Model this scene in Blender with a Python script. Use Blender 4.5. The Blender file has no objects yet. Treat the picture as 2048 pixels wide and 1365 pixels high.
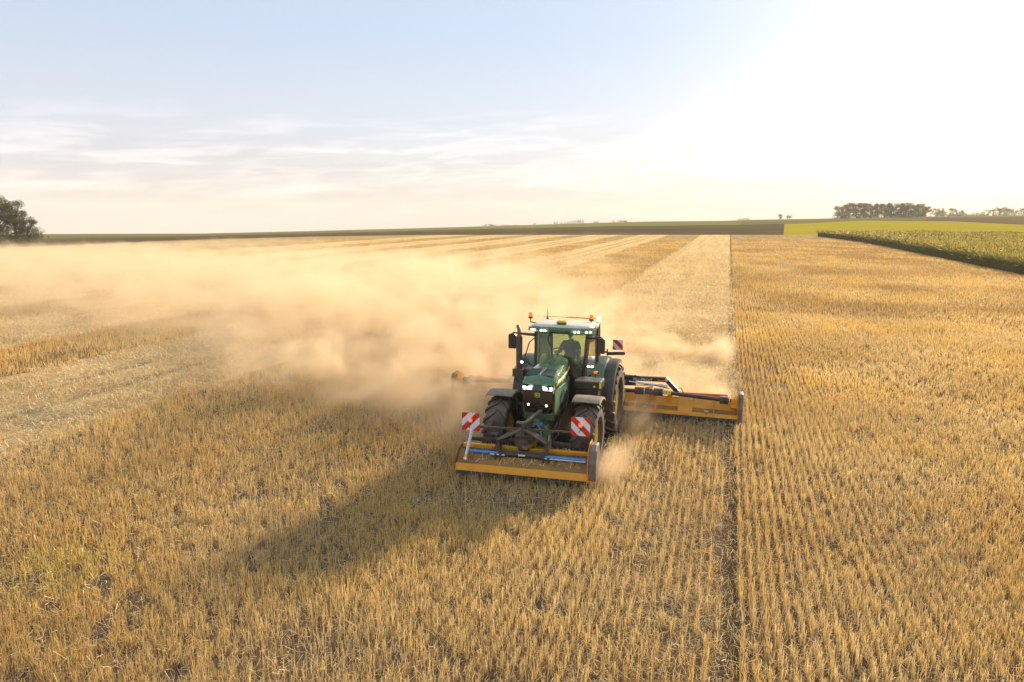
import bpy, math, random
import numpy as np
from mathutils import Vector, Matrix, Quaternion
R_ = math.radians
rnd = random.Random(7)
rng = np.random.default_rng(11)
sc = bpy.context.scene
COL = sc.collection

# ---------------------------------------------------------------- camera
FPX, CH = 1365.0, 6.05
PITCH = math.atan(252.5 / FPX)
YAW = math.atan(437 * math.cos(PITCH) / FPX)
cam = bpy.data.cameras.new('camera')
cam.sensor_width = 36.0
cam.lens = FPX / 2048 * 36.0
cam.clip_start = 0.1
cam.clip_end = 20000
cob = bpy.data.objects.new('camera', cam)
cob.location = (0, 0, CH)
cob.rotation_euler = (math.pi / 2 - PITCH, 0, YAW)
COL.objects.link(cob)
sc.camera = cob

# ---------------------------------------------------------------- sky + sun
SUN_AZ, SUN_EL = R_(20), R_(18)
world = bpy.data.worlds.new('World')
sc.world = world
world.use_nodes = True
wt = world.node_tree
wt.nodes.clear()
def wn(t, **k):
    n = wt.nodes.new(t)
    for a, b in k.items(): setattr(n, a, b)
    return n
wout = wn('ShaderNodeOutputWorld')
wbg = wn('ShaderNodeBackground')
sky = wn('ShaderNodeTexSky', sky_type='NISHITA')
sky.sun_disc = False
sky.sun_elevation = SUN_EL
sky.sun_rotation = SUN_AZ
sky.altitude = 100
sky.air_density = 1.0
sky.dust_density = 1.3
sky.ozone_density = 2.0
wbg.inputs['Strength'].default_value = 0.096
# thin streaks of cloud near the horizon, laid on the real sky directions
tc = wn('ShaderNodeTexCoord')
sep = wn('ShaderNodeSeparateXYZ')
wt.links.new(tc.outputs['Generated'], sep.inputs[0])
def wm(op, a, b=None, c=None):
    n = wn('ShaderNodeMath', operation=op)
    for i, v in enumerate((a, b, c)):
        if v is None: continue
        if isinstance(v, (int, float)): n.inputs[i].default_value = v
        else: wt.links.new(v, n.inputs[i])
    return n.outputs[0]
az = wm('ARCTAN2', sep.outputs[0], sep.outputs[1])
el = wm('ARCSINE', sep.outputs[2])
elt = wm('SUBTRACT', el, wm('MULTIPLY', az, 0.045))       # the streaks rise a little to the right
comb = wn('ShaderNodeCombineXYZ')
wt.links.new(wm('MULTIPLY', az, 5.6), comb.inputs[0])
wt.links.new(wm('MULTIPLY', elt, 46.0), comb.inputs[1])
cn = wn('ShaderNodeTexNoise')
cn.inputs['Scale'].default_value = 1.25
cn.inputs['Detail'].default_value = 7
cn.inputs['Roughness'].default_value = 0.62
cn.inputs['Distortion'].default_value = 0.35
wt.links.new(comb.outputs[0], cn.inputs['Vector'])
cr = wn('ShaderNodeValToRGB')
cr.color_ramp.elements[0].position = 0.47
cr.color_ramp.elements[1].position = 0.62
wt.links.new(cn.outputs[0], cr.inputs[0])
# clouds live between about 0.5 and 12 degrees, fading upwards
band = wm('MULTIPLY', wm('SMOOTHSTEP' if False else 'MINIMUM', wm('MAXIMUM', wm('MULTIPLY', wm('SUBTRACT', 0.15, el), 14.0), 0.0), 1.0),
          wm('MINIMUM', wm('MAXIMUM', wm('MULTIPLY', wm('ADD', el, 0.02), 18.0), 0.0), 1.0))
cfac = wm('MULTIPLY', wm('MULTIPLY', cr.outputs[0], band), 0.75)
mixc = wn('ShaderNodeMix', data_type='RGBA')
mixc.inputs['B'].default_value if False else None
wt.links.new(cfac, mixc.inputs[0])
# a high veil: the sky texture is softened towards its own pale mean
veil = wn('ShaderNodeMix', data_type='RGBA')
veil.inputs[0].default_value = 0.90
vcol = wn('ShaderNodeMix', data_type='RGBA')
vcol.inputs[6].default_value = (2.9, 2.72, 2.72, 1); vcol.inputs[7].default_value = (2.05, 2.42, 2.98, 1)
wt.links.new(wm('MINIMUM', wm('MAXIMUM', wm('MULTIPLY', el, 4.2), 0.0), 1.0), vcol.inputs[0])
wt.links.new(vcol.outputs[2], veil.inputs[7])
wt.links.new(sky.outputs[0], veil.inputs[6])
wt.links.new(veil.outputs[2], mixc.inputs[6])
cloudcol = wn('ShaderNodeMix', data_type='RGBA', blend_type='MULTIPLY')
cloudcol.inputs[0].default_value = 1.0
cloudcol.inputs[7].default_value = (1.42, 1.32, 1.26, 1)
wt.links.new(veil.outputs[2], cloudcol.inputs[6])
wt.links.new(cloudcol.outputs[2], mixc.inputs[7])
comb2 = wn('ShaderNodeCombineXYZ')
wt.links.new(wm('MULTIPLY', az, 2.2), comb2.inputs[0]); wt.links.new(wm('MULTIPLY', elt, 34.0), comb2.inputs[1]); comb2.inputs[2].default_value = 4.7
cn2 = wn('ShaderNodeTexNoise'); cn2.inputs['Scale'].default_value = 1.1; cn2.inputs['Detail'].default_value = 6; cn2.inputs['Roughness'].default_value = 0.55
wt.links.new(comb2.outputs[0], cn2.inputs['Vector'])
low = wm('MINIMUM', wm('MAXIMUM', wm('MULTIPLY', wm('SUBTRACT', 0.13, el), 14.0), 0.0), 1.0)
gf = wm('MULTIPLY', wm('MULTIPLY', wm('MINIMUM', wm('MAXIMUM', wm('MULTIPLY', wm('SUBTRACT', cn2.outputs[0], 0.44), 6.0), 0.0), 1.0), low), 0.5)
grey = wn('ShaderNodeMix', data_type='RGBA', blend_type='MULTIPLY')
wt.links.new(gf, grey.inputs[0]); grey.inputs[7].default_value = (0.84, 0.81, 0.85, 1)
wt.links.new(mixc.outputs[2], grey.inputs[6]); wt.links.new(grey.outputs[2], wbg.inputs['Color'])
wt.links.new(wbg.outputs[0], wout.inputs['Surface'])

sun = bpy.data.lights.new('sun', 'SUN')
sun.energy = 2.9
sun.angle = R_(5.0)
sun.color = (1.0, 0.83, 0.60)
sob = bpy.data.objects.new('sun', sun)
sdir = Vector((math.sin(SUN_AZ) * math.cos(SUN_EL), math.cos(SUN_AZ) * math.cos(SUN_EL), math.sin(SUN_EL)))
sob.rotation_euler = sdir.to_track_quat('Z', 'Y').to_euler()
sob.location = (30, 60, 40)
COL.objects.link(sob)

sc.view_settings.view_transform = 'Standard'
sc.view_settings.look = 'None'
sc.view_settings.gamma = 1
sc.view_settings.exposure = 1.60
sc.render.engine = 'CYCLES'
cy = sc.cycles
cy.max_bounces = 8
cy.diffuse_bounces = 3
cy.glossy_bounces = 2
cy.transmission_bounces = 4
cy.transparent_max_bounces = 12
cy.volume_bounces = 4
cy.volume_step_rate = 1.0
cy.volume_max_steps = 256
cy.use_adaptive_sampling = True
cy.adaptive_threshold = 0.02
cy.use_denoising = True
cy.sample_clamp_indirect = 4.0
cy.caustics_reflective = False
cy.caustics_refractive = False

# ---------------------------------------------------------------- helpers
def tag(o, label=None, cat=None, group=None, kind=None):
    if label: o['label'] = label
    if cat: o['category'] = cat
    if group: o['group'] = group
    if kind: o['kind'] = kind
    return o

def empty(name, loc=(0, 0, 0), rz=0.0, parent=None):
    o = bpy.data.objects.new(name, None)
    o.empty_display_size = 0.3
    o.location = loc
    o.rotation_euler = (0, 0, rz)
    COL.objects.link(o)
    if parent: o.parent = parent
    return o

def nodemat(name, color=(0.5, 0.5, 0.5), rough=0.5, metal=0.0, spec=0.5, dust=0.0, dustcol=(0.42, 0.30, 0.17), var=0.12, nscale=6.0, bump=0.0, emit=None, estr=0.0, coat=0.0):
    """Principled material with procedural colour variation and a settled film of field dust."""
    m = bpy.data.materials.new(name)
    m.use_nodes = True
    nt = m.node_tree
    b = nt.nodes['Principled BSDF']
    b.inputs['Metallic'].default_value = metal
    b.inputs['Specular IOR Level'].default_value = spec
    b.inputs['Coat Weight'].default_value = coat
    tcn = nt.nodes.new('ShaderNodeTexCoord')
    nz = nt.nodes.new('ShaderNodeTexNoise')
    nz.inputs['Scale'].default_value = nscale
    nz.inputs['Detail'].default_value = 5
    nz.inputs['Roughness'].default_value = 0.65
    nt.links.new(tcn.outputs['Object'], nz.inputs['Vector'])
    mx = nt.nodes.new('ShaderNodeMix'); mx.data_type = 'RGBA'
    mx.inputs[6].default_value = (*[c * (1 - var) for c in color], 1)
    mx.inputs[7].default_value = (*[min(1, c * (1 + var)) for c in color], 1)
    nt.links.new(nz.outputs[0], mx.inputs[0])
    out = mx.outputs[2]
    rgh = nt.nodes.new('ShaderNodeMapRange')
    rgh.inputs[1].default_value = 0.3; rgh.inputs[2].default_value = 0.7
    rgh.inputs[3].default_value = max(0.02, rough - 0.08); rgh.inputs[4].default_value = min(1, rough + 0.12)
    nt.links.new(nz.outputs[0], rgh.inputs[0])
    nt.links.new(rgh.outputs[0], b.inputs['Roughness'])
    if dust > 0:
        n2 = nt.nodes.new('ShaderNodeTexNoise')
        n2.inputs['Scale'].default_value = 2.3; n2.inputs['Detail'].default_value = 8; n2.inputs['Roughness'].default_value = 0.7
        nt.links.new(tcn.outputs['Object'], n2.inputs['Vector'])
        geo = nt.nodes.new('ShaderNodeNewGeometry')
        sp = nt.nodes.new('ShaderNodeSeparateXYZ')
        nt.links.new(geo.outputs['Normal'], sp.inputs[0])
        up = nt.nodes.new('ShaderNodeMapRange')
        up.inputs[1].default_value = -0.2; up.inputs[2].default_value = 1.0
        up.inputs[3].default_value = 0.35; up.inputs[4].default_value = 1.0
        nt.links.new(sp.outputs[2], up.inputs[0])
        mr = nt.nodes.new('ShaderNodeMapRange')
        mr.inputs[1].default_value = 0.35; mr.inputs[2].default_value = 0.68
        mr.inputs[3].default_value = 0.25 * dust; mr.inputs[4].default_value = min(1, dust * 1.3)
        nt.links.new(n2.outputs[0], mr.inputs[0])
        mu = nt.nodes.new('ShaderNodeMath'); mu.operation = 'MULTIPLY'
        nt.links.new(up.outputs[0], mu.inputs[0]); nt.links.new(mr.outputs[0], mu.inputs[1])
        m2 = nt.nodes.new('ShaderNodeMix'); m2.data_type = 'RGBA'
        m2.inputs[7].default_value = (*dustcol, 1)
        nt.links.new(mu.outputs[0], m2.inputs[0]); nt.links.new(out, m2.inputs[6])
        out = m2.outputs[2]
    nt.links.new(out, b.inputs['Base Color'])
    if bump > 0:
        bp = nt.nodes.new('ShaderNodeBump'); bp.inputs['Strength'].default_value = bump
        bp.inputs['Distance'].default_value = 0.02
        nt.links.new(nz.outputs[0], bp.inputs['Height']); nt.links.new(bp.outputs[0], b.inputs['Normal'])
    if emit:
        b.inputs['Emission Color'].default_value = (*emit, 1)
        b.inputs['Emission Strength'].default_value = estr
    return m

SPLIT_NAMES = {'steel_rod', 'rib', 'lift_arm', 'hydraulic_hose', 'hose', 'toolbox_badge', 'eye', 'stand_hole', 'grille_bar', 'flap_bolt', 'latch_box', 'arm_pin', 'guard_ring', 'hinge_block'}
class MB:
    """collects shapes into one mesh"""
    def __init__(s): s.v = []; s.f = []
    def add(s, vs, fs):
        b = len(s.v); s.v += [tuple(x) for x in vs]; s.f += [tuple(b + i for i in f) for f in fs]; return s
    def box(s, c, d, rot=None):
        hx, hy, hz = d[0] / 2, d[1] / 2, d[2] / 2
        vs = [Vector((x, y, z)) for x in (-hx, hx) for y in (-hy, hy) for z in (-hz, hz)]
        if rot is not None: vs = [rot @ v for v in vs]
        vs = [v + Vector(c) for v in vs]
        return s.add(vs, [(0, 1, 3, 2), (4, 6, 7, 5), (0, 4, 5, 1), (2, 3, 7, 6), (0, 2, 6, 4), (1, 5, 7, 3)])
    def beam(s, a, b, w, h, up=(0, 0, 1)):
        a, b = Vector(a), Vector(b); d = (b - a); L = d.length; d.normalize()
        sd = d.cross(Vector(up)).normalized(); u = sd.cross(d)
        rot = Matrix((sd, d, u)).transposed()
        return s.box((a + b) / 2, (w, L, h), rot)
    def cyl(s, a, b, r0, r1=None, n=16, cap=True):
        r1 = r0 if r1 is None else r1
        a, b = Vector(a), Vector(b); d = (b - a).normalized()
        x = d.orthogonal().normalized(); y = d.cross(x)
        vs = []
        for p, r in ((a, r0), (b, r1)):
            for i in range(n):
                t = 2 * math.pi * i / n; vs.append(p + x * (r * math.cos(t)) + y * (r * math.sin(t)))
        fs = [(i, (i + 1) % n, n + (i + 1) % n, n + i) for i in range(n)]
        if cap: fs += [tuple(range(n - 1, -1, -1)), tuple(range(n, 2 * n))]
        return s.add(vs, fs)
    def tube(s, pts, r, n=8):
        pts = [Vector(p) for p in pts]; rings = []; px = None
        for i, p in enumerate(pts):
            d = (pts[min(i + 1, len(pts) - 1)] - pts[max(i - 1, 0)]).normalized()
            x = d.orthogonal().normalized() if px is None else (px - d * px.dot(d)).normalized()
            px = x; y = d.cross(x)
            rr = r[i] if isinstance(r, (list, tuple)) else r
            rings.append([p + x * (rr * math.cos(2 * math.pi * k / n)) + y * (rr * math.sin(2 * math.pi * k / n)) for k in range(n)])
        return s.loft(rings, closed=True, cap=True)
    def loft(s, rings, closed=True, cap=True):
        n = len(rings[0]); vs = [p for r in rings for p in r]; fs = []
        for i in range(len(rings) - 1):
            for k in range(n if closed else n - 1):
                a = i * n + k; b = i * n + (k + 1) % n
                fs.append((a, b, b + n, a + n))
        if cap and closed:
            fs += [tuple(range(n - 1, -1, -1)), tuple((len(rings) - 1) * n + k for k in range(n))]
        return s.add(vs, fs)
    def prism(s, poly, x0, x1):
        """poly: (y, z) outline extruded along x"""
        n = len(poly)
        vs = [(x0, y, z) for y, z in poly] + [(x1, y, z) for y, z in poly]
        return s.add(vs, [(i, (i + 1) % n, n + (i + 1) % n, n + i) for i in range(n)] + [tuple(range(n - 1, -1, -1)), tuple(range(n, 2 * n))])
    def lathe_x(s, prof, n=48, cx=0.0, cyy=0.0, cz=0.0):
        """prof: closed list of (x, r) spun about the x axis"""
        m = len(prof); vs = []
        for i in range(n):
            t = 2 * math.pi * i / n
            for x, r in prof: vs.append((cx + x, cyy + r * math.cos(t), cz + r * math.sin(t)))
        fs = []
        for i in range(n):
            for k in range(m):
                a = i * m + k; b = i * m + (k + 1) % m; c = ((i + 1) % n) * m + (k + 1) % m; d = ((i + 1) % n) * m + k
                fs.append((a, b, c, d))
        return s.add(vs, fs)
    def sphere(s, c, r, n=12, m=8, sc3=(1, 1, 1)):
        vs = [(c[0], c[1], c[2] - r * sc3[2])]
        for j in range(1, m):
            ph = -math.pi / 2 + math.pi * j / m
            for i in range(n):
                t = 2 * math.pi * i / n
                vs.append((c[0] + r * sc3[0] * math.cos(ph) * math.cos(t), c[1] + r * sc3[1] * math.cos(ph) * math.sin(t), c[2] + r * sc3[2] * math.sin(ph)))
        vs.append((c[0], c[1], c[2] + r * sc3[2])); fs = []
        for i in range(n): fs.append((0, 1 + (i + 1) % n, 1 + i))
        for j in range(m - 2):
            for i in range(n):
                a = 1 + j * n + i; b = 1 + j * n + (i + 1) % n
                fs.append((a, b, b + n, a + n))
        t = len(vs) - 1
        for i in range(n): fs.append((t, 1 + (m - 2) * n + i, 1 + (m - 2) * n + (i + 1) % n))
        return s.add(vs, fs)
    def islands(s):
        par = list(range(len(s.v)))
        def fd(a):
            while par[a] != a: par[a] = par[par[a]]; a = par[a]
            return a
        for f in s.f:
            for k in f[1:]: par[fd(k)] = fd(f[0])
        gr = {}
        for f in s.f: gr.setdefault(fd(f[0]), []).append(f)
        out = []
        for fs in gr.values():
            ids = sorted({i for f in fs for i in f}); mp = {a: b for b, a in enumerate(ids)}
            m = MB(); m.v = [s.v[i] for i in ids]; m.f = [tuple(mp[i] for i in f) for f in fs]; out.append(m)
        return out
    def build(s, name, mat, parent=None, bevel=0.0, smooth=False, seg=2, label=None):
        if name in SPLIT_NAMES and len(s.islands()) > 1:
            return [m._build(name, mat, parent, bevel, smooth, seg, label) for m in s.islands()][0]
        return s._build(name, mat, parent, bevel, smooth, seg, label)
    def _build(s, name, mat, parent=None, bevel=0.0, smooth=False, seg=2, label=None):
        me = bpy.data.meshes.new(name)
        me.from_pydata([tuple(v) for v in s.v], [], s.f)
        import bmesh
        bm = bmesh.new(); bm.from_mesh(me); bmesh.ops.recalc_face_normals(bm, faces=bm.faces); bm.to_mesh(me); bm.free()
        me.materials.append(mat)
        if smooth:
            me.shade_smooth()
            try: me.set_sharp_from_angle(angle=R_(38))
            except Exception: pass
        o = bpy.data.objects.new(name, me); COL.objects.link(o)
        if parent: o.parent = parent
        if bevel > 0:
            md = o.modifiers.new('bevel', 'BEVEL'); md.width = bevel; md.segments = seg; md.limit_method = 'ANGLE'; md.angle_limit = R_(35)
            md.harden_normals = False
        if label: o['label'] = label
        return o

def mesh_np(name, verts, faces_flat, nper, mat, attrs=None, parent=None):
    """fast mesh from numpy arrays, all faces with nper corners; attrs: name -> per face float"""
    me = bpy.data.meshes.new(name)
    nv, nf = len(verts), len(faces_flat) // nper
    me.vertices.add(nv); me.vertices.foreach_set('co', np.ascontiguousarray(verts, dtype=np.float32).ravel())
    me.loops.add(nf * nper); me.loops.foreach_set('vertex_index', np.ascontiguousarray(faces_flat, dtype=np.int32))
    me.polygons.add(nf); me.polygons.foreach_set('loop_start', np.arange(0, nf * nper, nper, dtype=np.int32))
    me.update(calc_edges=True)
    for k, a in (attrs or {}).items():
        at = me.attributes.new(k, 'FLOAT', 'FACE'); at.data.foreach_set('value', np.ascontiguousarray(a, dtype=np.float32))
    me.materials.append(mat)
    o = bpy.data.objects.new(name, me); COL.objects.link(o)
    if parent: o.parent = parent
    return o

# ---------------------------------------------------------------- terrain
CP, SP_, CY, SY = math.cos(PITCH), math.sin(PITCH), math.cos(YAW), math.sin(YAW)
FW = np.array([-SY * CP, CY * CP, -SP_]); RT = np.array([CY, SY, 0.0]); UP = np.cross(RT, FW)
def az_of(u):
    """compass angle (from +Y towards +X) of picture column u at the horizon"""
    return np.arctan((np.asarray(u, float) - 1024) * CP / FPX) - YAW
def z_at(azm, r, v):
    """height of ground that lies r metres away on bearing azm and shows at row v"""
    x, y = r * np.sin(azm), r * np.cos(azm)
    k = (682.5 - v) / FPX
    h = x * (UP[0] - k * FW[0]) + y * (UP[1] - k * FW[1])
    return CH - h / (UP[2] - k * FW[2])
def r_flat(azm, v):
    k = (682.5 - v) / FPX
    s = (np.sin(azm) * (UP[0] - k * FW[0]) + np.cos(azm) * (UP[1] - k * FW[1])) / (UP[2] - k * FW[2])
    return CH / s
uA = [-400, 0, 300, 600, 830, 1100, 1562, 1600, 2048, 2500]
vA = [512, 496, 483, 474, 470.5, 470, 470, 470, 470, 470]
uB = [-400, 0, 600, 900, 1222, 1500, 1618, 1718, 1900, 2048, 2500]
vB = [492, 480, 468.5, 460, 453, 450, 447, 442, 443, 450, 458]
uT = [-400, 0, 100, 400, 600, 750, 900, 1200, 1300, 1450, 1500, 1700, 1850, 2048, 2500]
vT = [472, 470, 468.5, 467.5, 463, 459, 455, 446, 443.5, 442, 440, 436.5, 433.5, 431, 428]
def terr_cols(azm):
    azm = np.clip(azm, az_of(-400), az_of(2500))
    u = 1024 + FPX * np.tan(azm + YAW) / CP
    va, vb, vt = np.interp(u, uA, vA), np.interp(u, uB, vB), np.interp(u, uT, vT)
    ra = r_flat(azm, va)
    rb = ra + 160; rt = np.interp(u, [0, 900, 1600, 2048], [700, 1150, 800, 760])
    return u, ra, rb, rt, z_at(azm, rb, vb), z_at(azm, rt, vt)
SLU, SLV = [0, 800, 1500, 2048], [0.055, 0.045, 0.012, 0.012]
def ground_z(x, y):
    azm = np.arctan2(x, y); r = np.hypot(x, y)
    u, ra, rb, rt, zb, zt = terr_cols(azm)
    z = np.where(r < ra, 0.0, np.where(r < rb, zb * (r - ra) / (rb - ra), zb + (zt - zb) * (r - rb) / (rt - rb)))
    return np.where(r > rt, zt - (r - rt) * np.interp(u, SLU, SLV), z)

def field_mat(name, c1, c2, scale=0.35, rows=0.0, rough=0.9, stretch=(1, 1, 1)):
    m = bpy.data.materials.new(name); m.use_nodes = True; nt = m.node_tree
    b = nt.nodes['Principled BSDF']; b.inputs['Roughness'].default_value = 1.0; b.inputs['Specular IOR Level'].default_value = 0.0
    g = nt.nodes.new('ShaderNodeTexCoord'); mp = nt.nodes.new('ShaderNodeMapping'); mp.inputs['Scale'].default_value = stretch
    n = nt.nodes.new('ShaderNodeTexNoise'); n.inputs['Scale'].default_value = scale; n.inputs['Detail'].default_value = 9; n.inputs['Roughness'].default_value = 0.7
    mx = nt.nodes.new('ShaderNodeMix'); mx.data_type = 'RGBA'
    mr = nt.nodes.new('ShaderNodeMapRange'); mr.inputs[1].default_value = 0.3; mr.inputs[2].default_value = 0.7
    mx.inputs[6].default_value = (*c1, 1); mx.inputs[7].default_value = (*c2, 1)
    nt.links.new(g.outputs['Object'], mp.inputs[0]); nt.links.new(mp.outputs[0], n.inputs['Vector']); nt.links.new(n.outputs[0], mr.inputs[0]); nt.links.new(mr.outputs[0], mx.inputs[0])
    nt.links.new(mx.outputs[2], b.inputs['Base Color'])
    bp = nt.nodes.new('ShaderNodeBump'); bp.inputs['Strength'].default_value = 0.3; bp.inputs['Distance'].default_value = 0.1
    nt.links.new(n.outputs[0], bp.inputs['Height']); nt.links.new(bp.outputs[0], b.inputs['Normal'])
    return m

# passes of the mulcher over the field, as stretches of X (rows run along Y)
PASSES = [(-8.25, 0.45), (-25.9, -17.4), (-40.0, -31.5), (-54.2, -45.7), (-68.5, -60.0), (-84, -75)]
def soil_material():
    """Stubble field seen as soil, straw and drill rows; mown passes are paler."""
    m = bpy.data.materials.new('field_soil'); m.use_nodes = True; nt = m.node_tree; L = nt.links.new
    b = nt.nodes['Principled BSDF']; b.inputs['Roughness'].default_value = 1.0; b.inputs['Specular IOR Level'].default_value = 0.0
    def N(t, **k):
        n = nt.nodes.new(t)
        for a, c in k.items(): setattr(n, a, c)
        return n
    def mt(op, a, b_=None, c=None):
        n = N('ShaderNodeMath', operation=op)
        for i, v in enumerate((a, b_, c)):
            if v is None: continue
            if isinstance(v, (int, float)): n.inputs[i].default_value = v
            else: L(v, n.inputs[i])
        return n.outputs[0]
    g = N('ShaderNodeTexCoord'); s = N('ShaderNodeSeparateXYZ'); L(g.outputs['Object'], s.inputs[0])
    X, Y = s.outputs[0], s.outputs[1]
    nz = N('ShaderNodeTexNoise'); nz.inputs['Scale'].default_value = 0.9; nz.inputs['Detail'].default_value = 8; L(g.outputs['Object'], nz.inputs['Vector'])
    Xw = mt('ADD', X, mt('MULTIPLY', mt('SUBTRACT', nz.outputs[0], 0.5), 0.7))
    def step(e, w=0.25):   # 0 -> 1 at X = e
        return mt('MINIMUM', mt('MAXIMUM', mt('DIVIDE', mt('SUBTRACT', Xw, e - w / 2), w), 0.0), 1.0)
    mown = None
    for i, (a, c) in enumerate(PASSES):
        k = mt('MULTIPLY', step(a), mt('SUBTRACT', 1.0, step(c)))
        if i == 0:
            k = mt('MULTIPLY', k, mt('MINIMUM', mt('MAXIMUM', mt('SUBTRACT', Y, 20.6), 0.0), 1.0))
        mown = k if mown is None else mt('MAXIMUM', mown, k)
    tracks = None   # wheel tracks down the older passes
    for a, c in PASSES[1:]:
        for d in (-1.05, 1.05):
            q = mt('SUBTRACT', 1.0, mt('MINIMUM', mt('DIVIDE', mt('ABSOLUTE', mt('SUBTRACT', Xw, (a + c) / 2 + d)), 0.42), 1.0))
            tracks = q if tracks is None else mt('MAXIMUM', tracks, q)
    fine = N('ShaderNodeTexNoise'); fine.inputs['Scale'].default_value = 9; fine.inputs['Detail'].default_value = 8; fine.inputs['Roughness'].default_value = 0.75
    L(g.outputs['Object'], fine.inputs['Vector'])
    big = N('ShaderNodeTexNoise'); big.inputs['Scale'].default_value = 0.07; big.inputs['Detail'].default_value = 5; L(g.outputs['Object'], big.inputs['Vector'])
    row = mt('SINE', mt('MULTIPLY', X, 2 * math.pi / 0.9))
    def mixc(f, c1, c2):
        n = N('ShaderNodeMix', data_type='RGBA')
        for i, v in ((0, f), (6, c1), (7, c2)):
            if isinstance(v, tuple): n.inputs[i].default_value = (*v, 1)
            elif isinstance(v, (int, float)): n.inputs[i].default_value = v
            else: L(v, n.inputs[i])
        return n.outputs[2]
    def ramp(v, a, c):
        n = N('ShaderNodeMapRange'); n.inputs[1].default_value = a; n.inputs[2].default_value = c; L(v, n.inputs[0]); return n.outputs[0]
    # near the camera the standing stalks carry the colour, the soil between them is dark
    far = ramp(mt('SQRT', mt('ADD', mt('MULTIPLY', X, X), mt('MULTIPLY', Y, Y))), 22.0, 75.0)
    soil = mixc(ramp(fine.outputs[0], 0.35, 0.65), (0.095, 0.064, 0.040), (0.235, 0.16, 0.095))
    stub = mixc(ramp(fine.outputs[0], 0.3, 0.7), STUB_D, STUB_L)
    stub = mixc(mt('MULTIPLY', ramp(row, -0.2, 1.0), 0.16), stub, (0.17, 0.105, 0.045))
    stub = mixc(mt('MULTIPLY', ramp(big.outputs[0], 0.45, 0.65), 0.35), stub, (0.36, 0.24, 0.09))
    cmb = N('ShaderNodeCombineXYZ'); L(mt('MULTIPLY', X, 1.1), cmb.inputs[0]); L(mt('MULTIPLY', Y, 0.045), cmb.inputs[1])
    streak = N('ShaderNodeTexNoise'); streak.inputs['Scale'].default_value = 1.0; streak.inputs['Detail'].default_value = 6; L(cmb.outputs[0], streak.inputs['Vector'])
    stub = mixc(mt('MULTIPLY', ramp(streak.outputs[0], 0.42, 0.62), 0.55), stub, (0.30, 0.19, 0.08))
    base = mixc(far, soil, stub)
    straw_n = mixc(ramp(fine.outputs[0], 0.3, 0.62), (0.20, 0.13, 0.065), (0.70, 0.52, 0.26))
    straw_f = mixc(ramp(fine.outputs[0], 0.25, 0.6), MOWN_D, MOWN_L)
    straw = mixc(far, straw_n, straw_f)
    straw = mixc(mt('MULTIPLY', ramp(streak.outputs[0], 0.45, 0.6), 0.4), straw, (0.42, 0.29, 0.13))
    col = mixc(mown, base, straw)
    if tracks is not None:
        col = mixc(mt('MULTIPLY', tracks, 0.62), col, (0.17, 0.11, 0.05))
    seam = mt('SUBTRACT', 1.0, mt('MINIMUM', mt('DIVIDE', mt('ABSOLUTE', mt('SUBTRACT', X, 0.38)), 0.22), 1.0))
    col = mixc(mt('MULTIPLY', mt('MINIMUM', mt('MULTIPLY', seam, 2.0), 1.0), 0.7), col, (0.10, 0.065, 0.035))
    L(col, b.inputs['Base Color'])
    bp = N('ShaderNodeBump'); bp.inputs['Strength'].default_value = 0.8; bp.inputs['Distance'].default_value = 0.06
    L(fine.outputs[0], bp.inputs['Height']); L(bp.outputs[0], b.inputs['Normal'])
    return m
STUB_D, STUB_L = (0.38, 0.25, 0.11), (0.60, 0.42, 0.19)
MOWN_D, MOWN_L = (0.50, 0.32, 0.12), (0.82, 0.57, 0.25)

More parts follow.
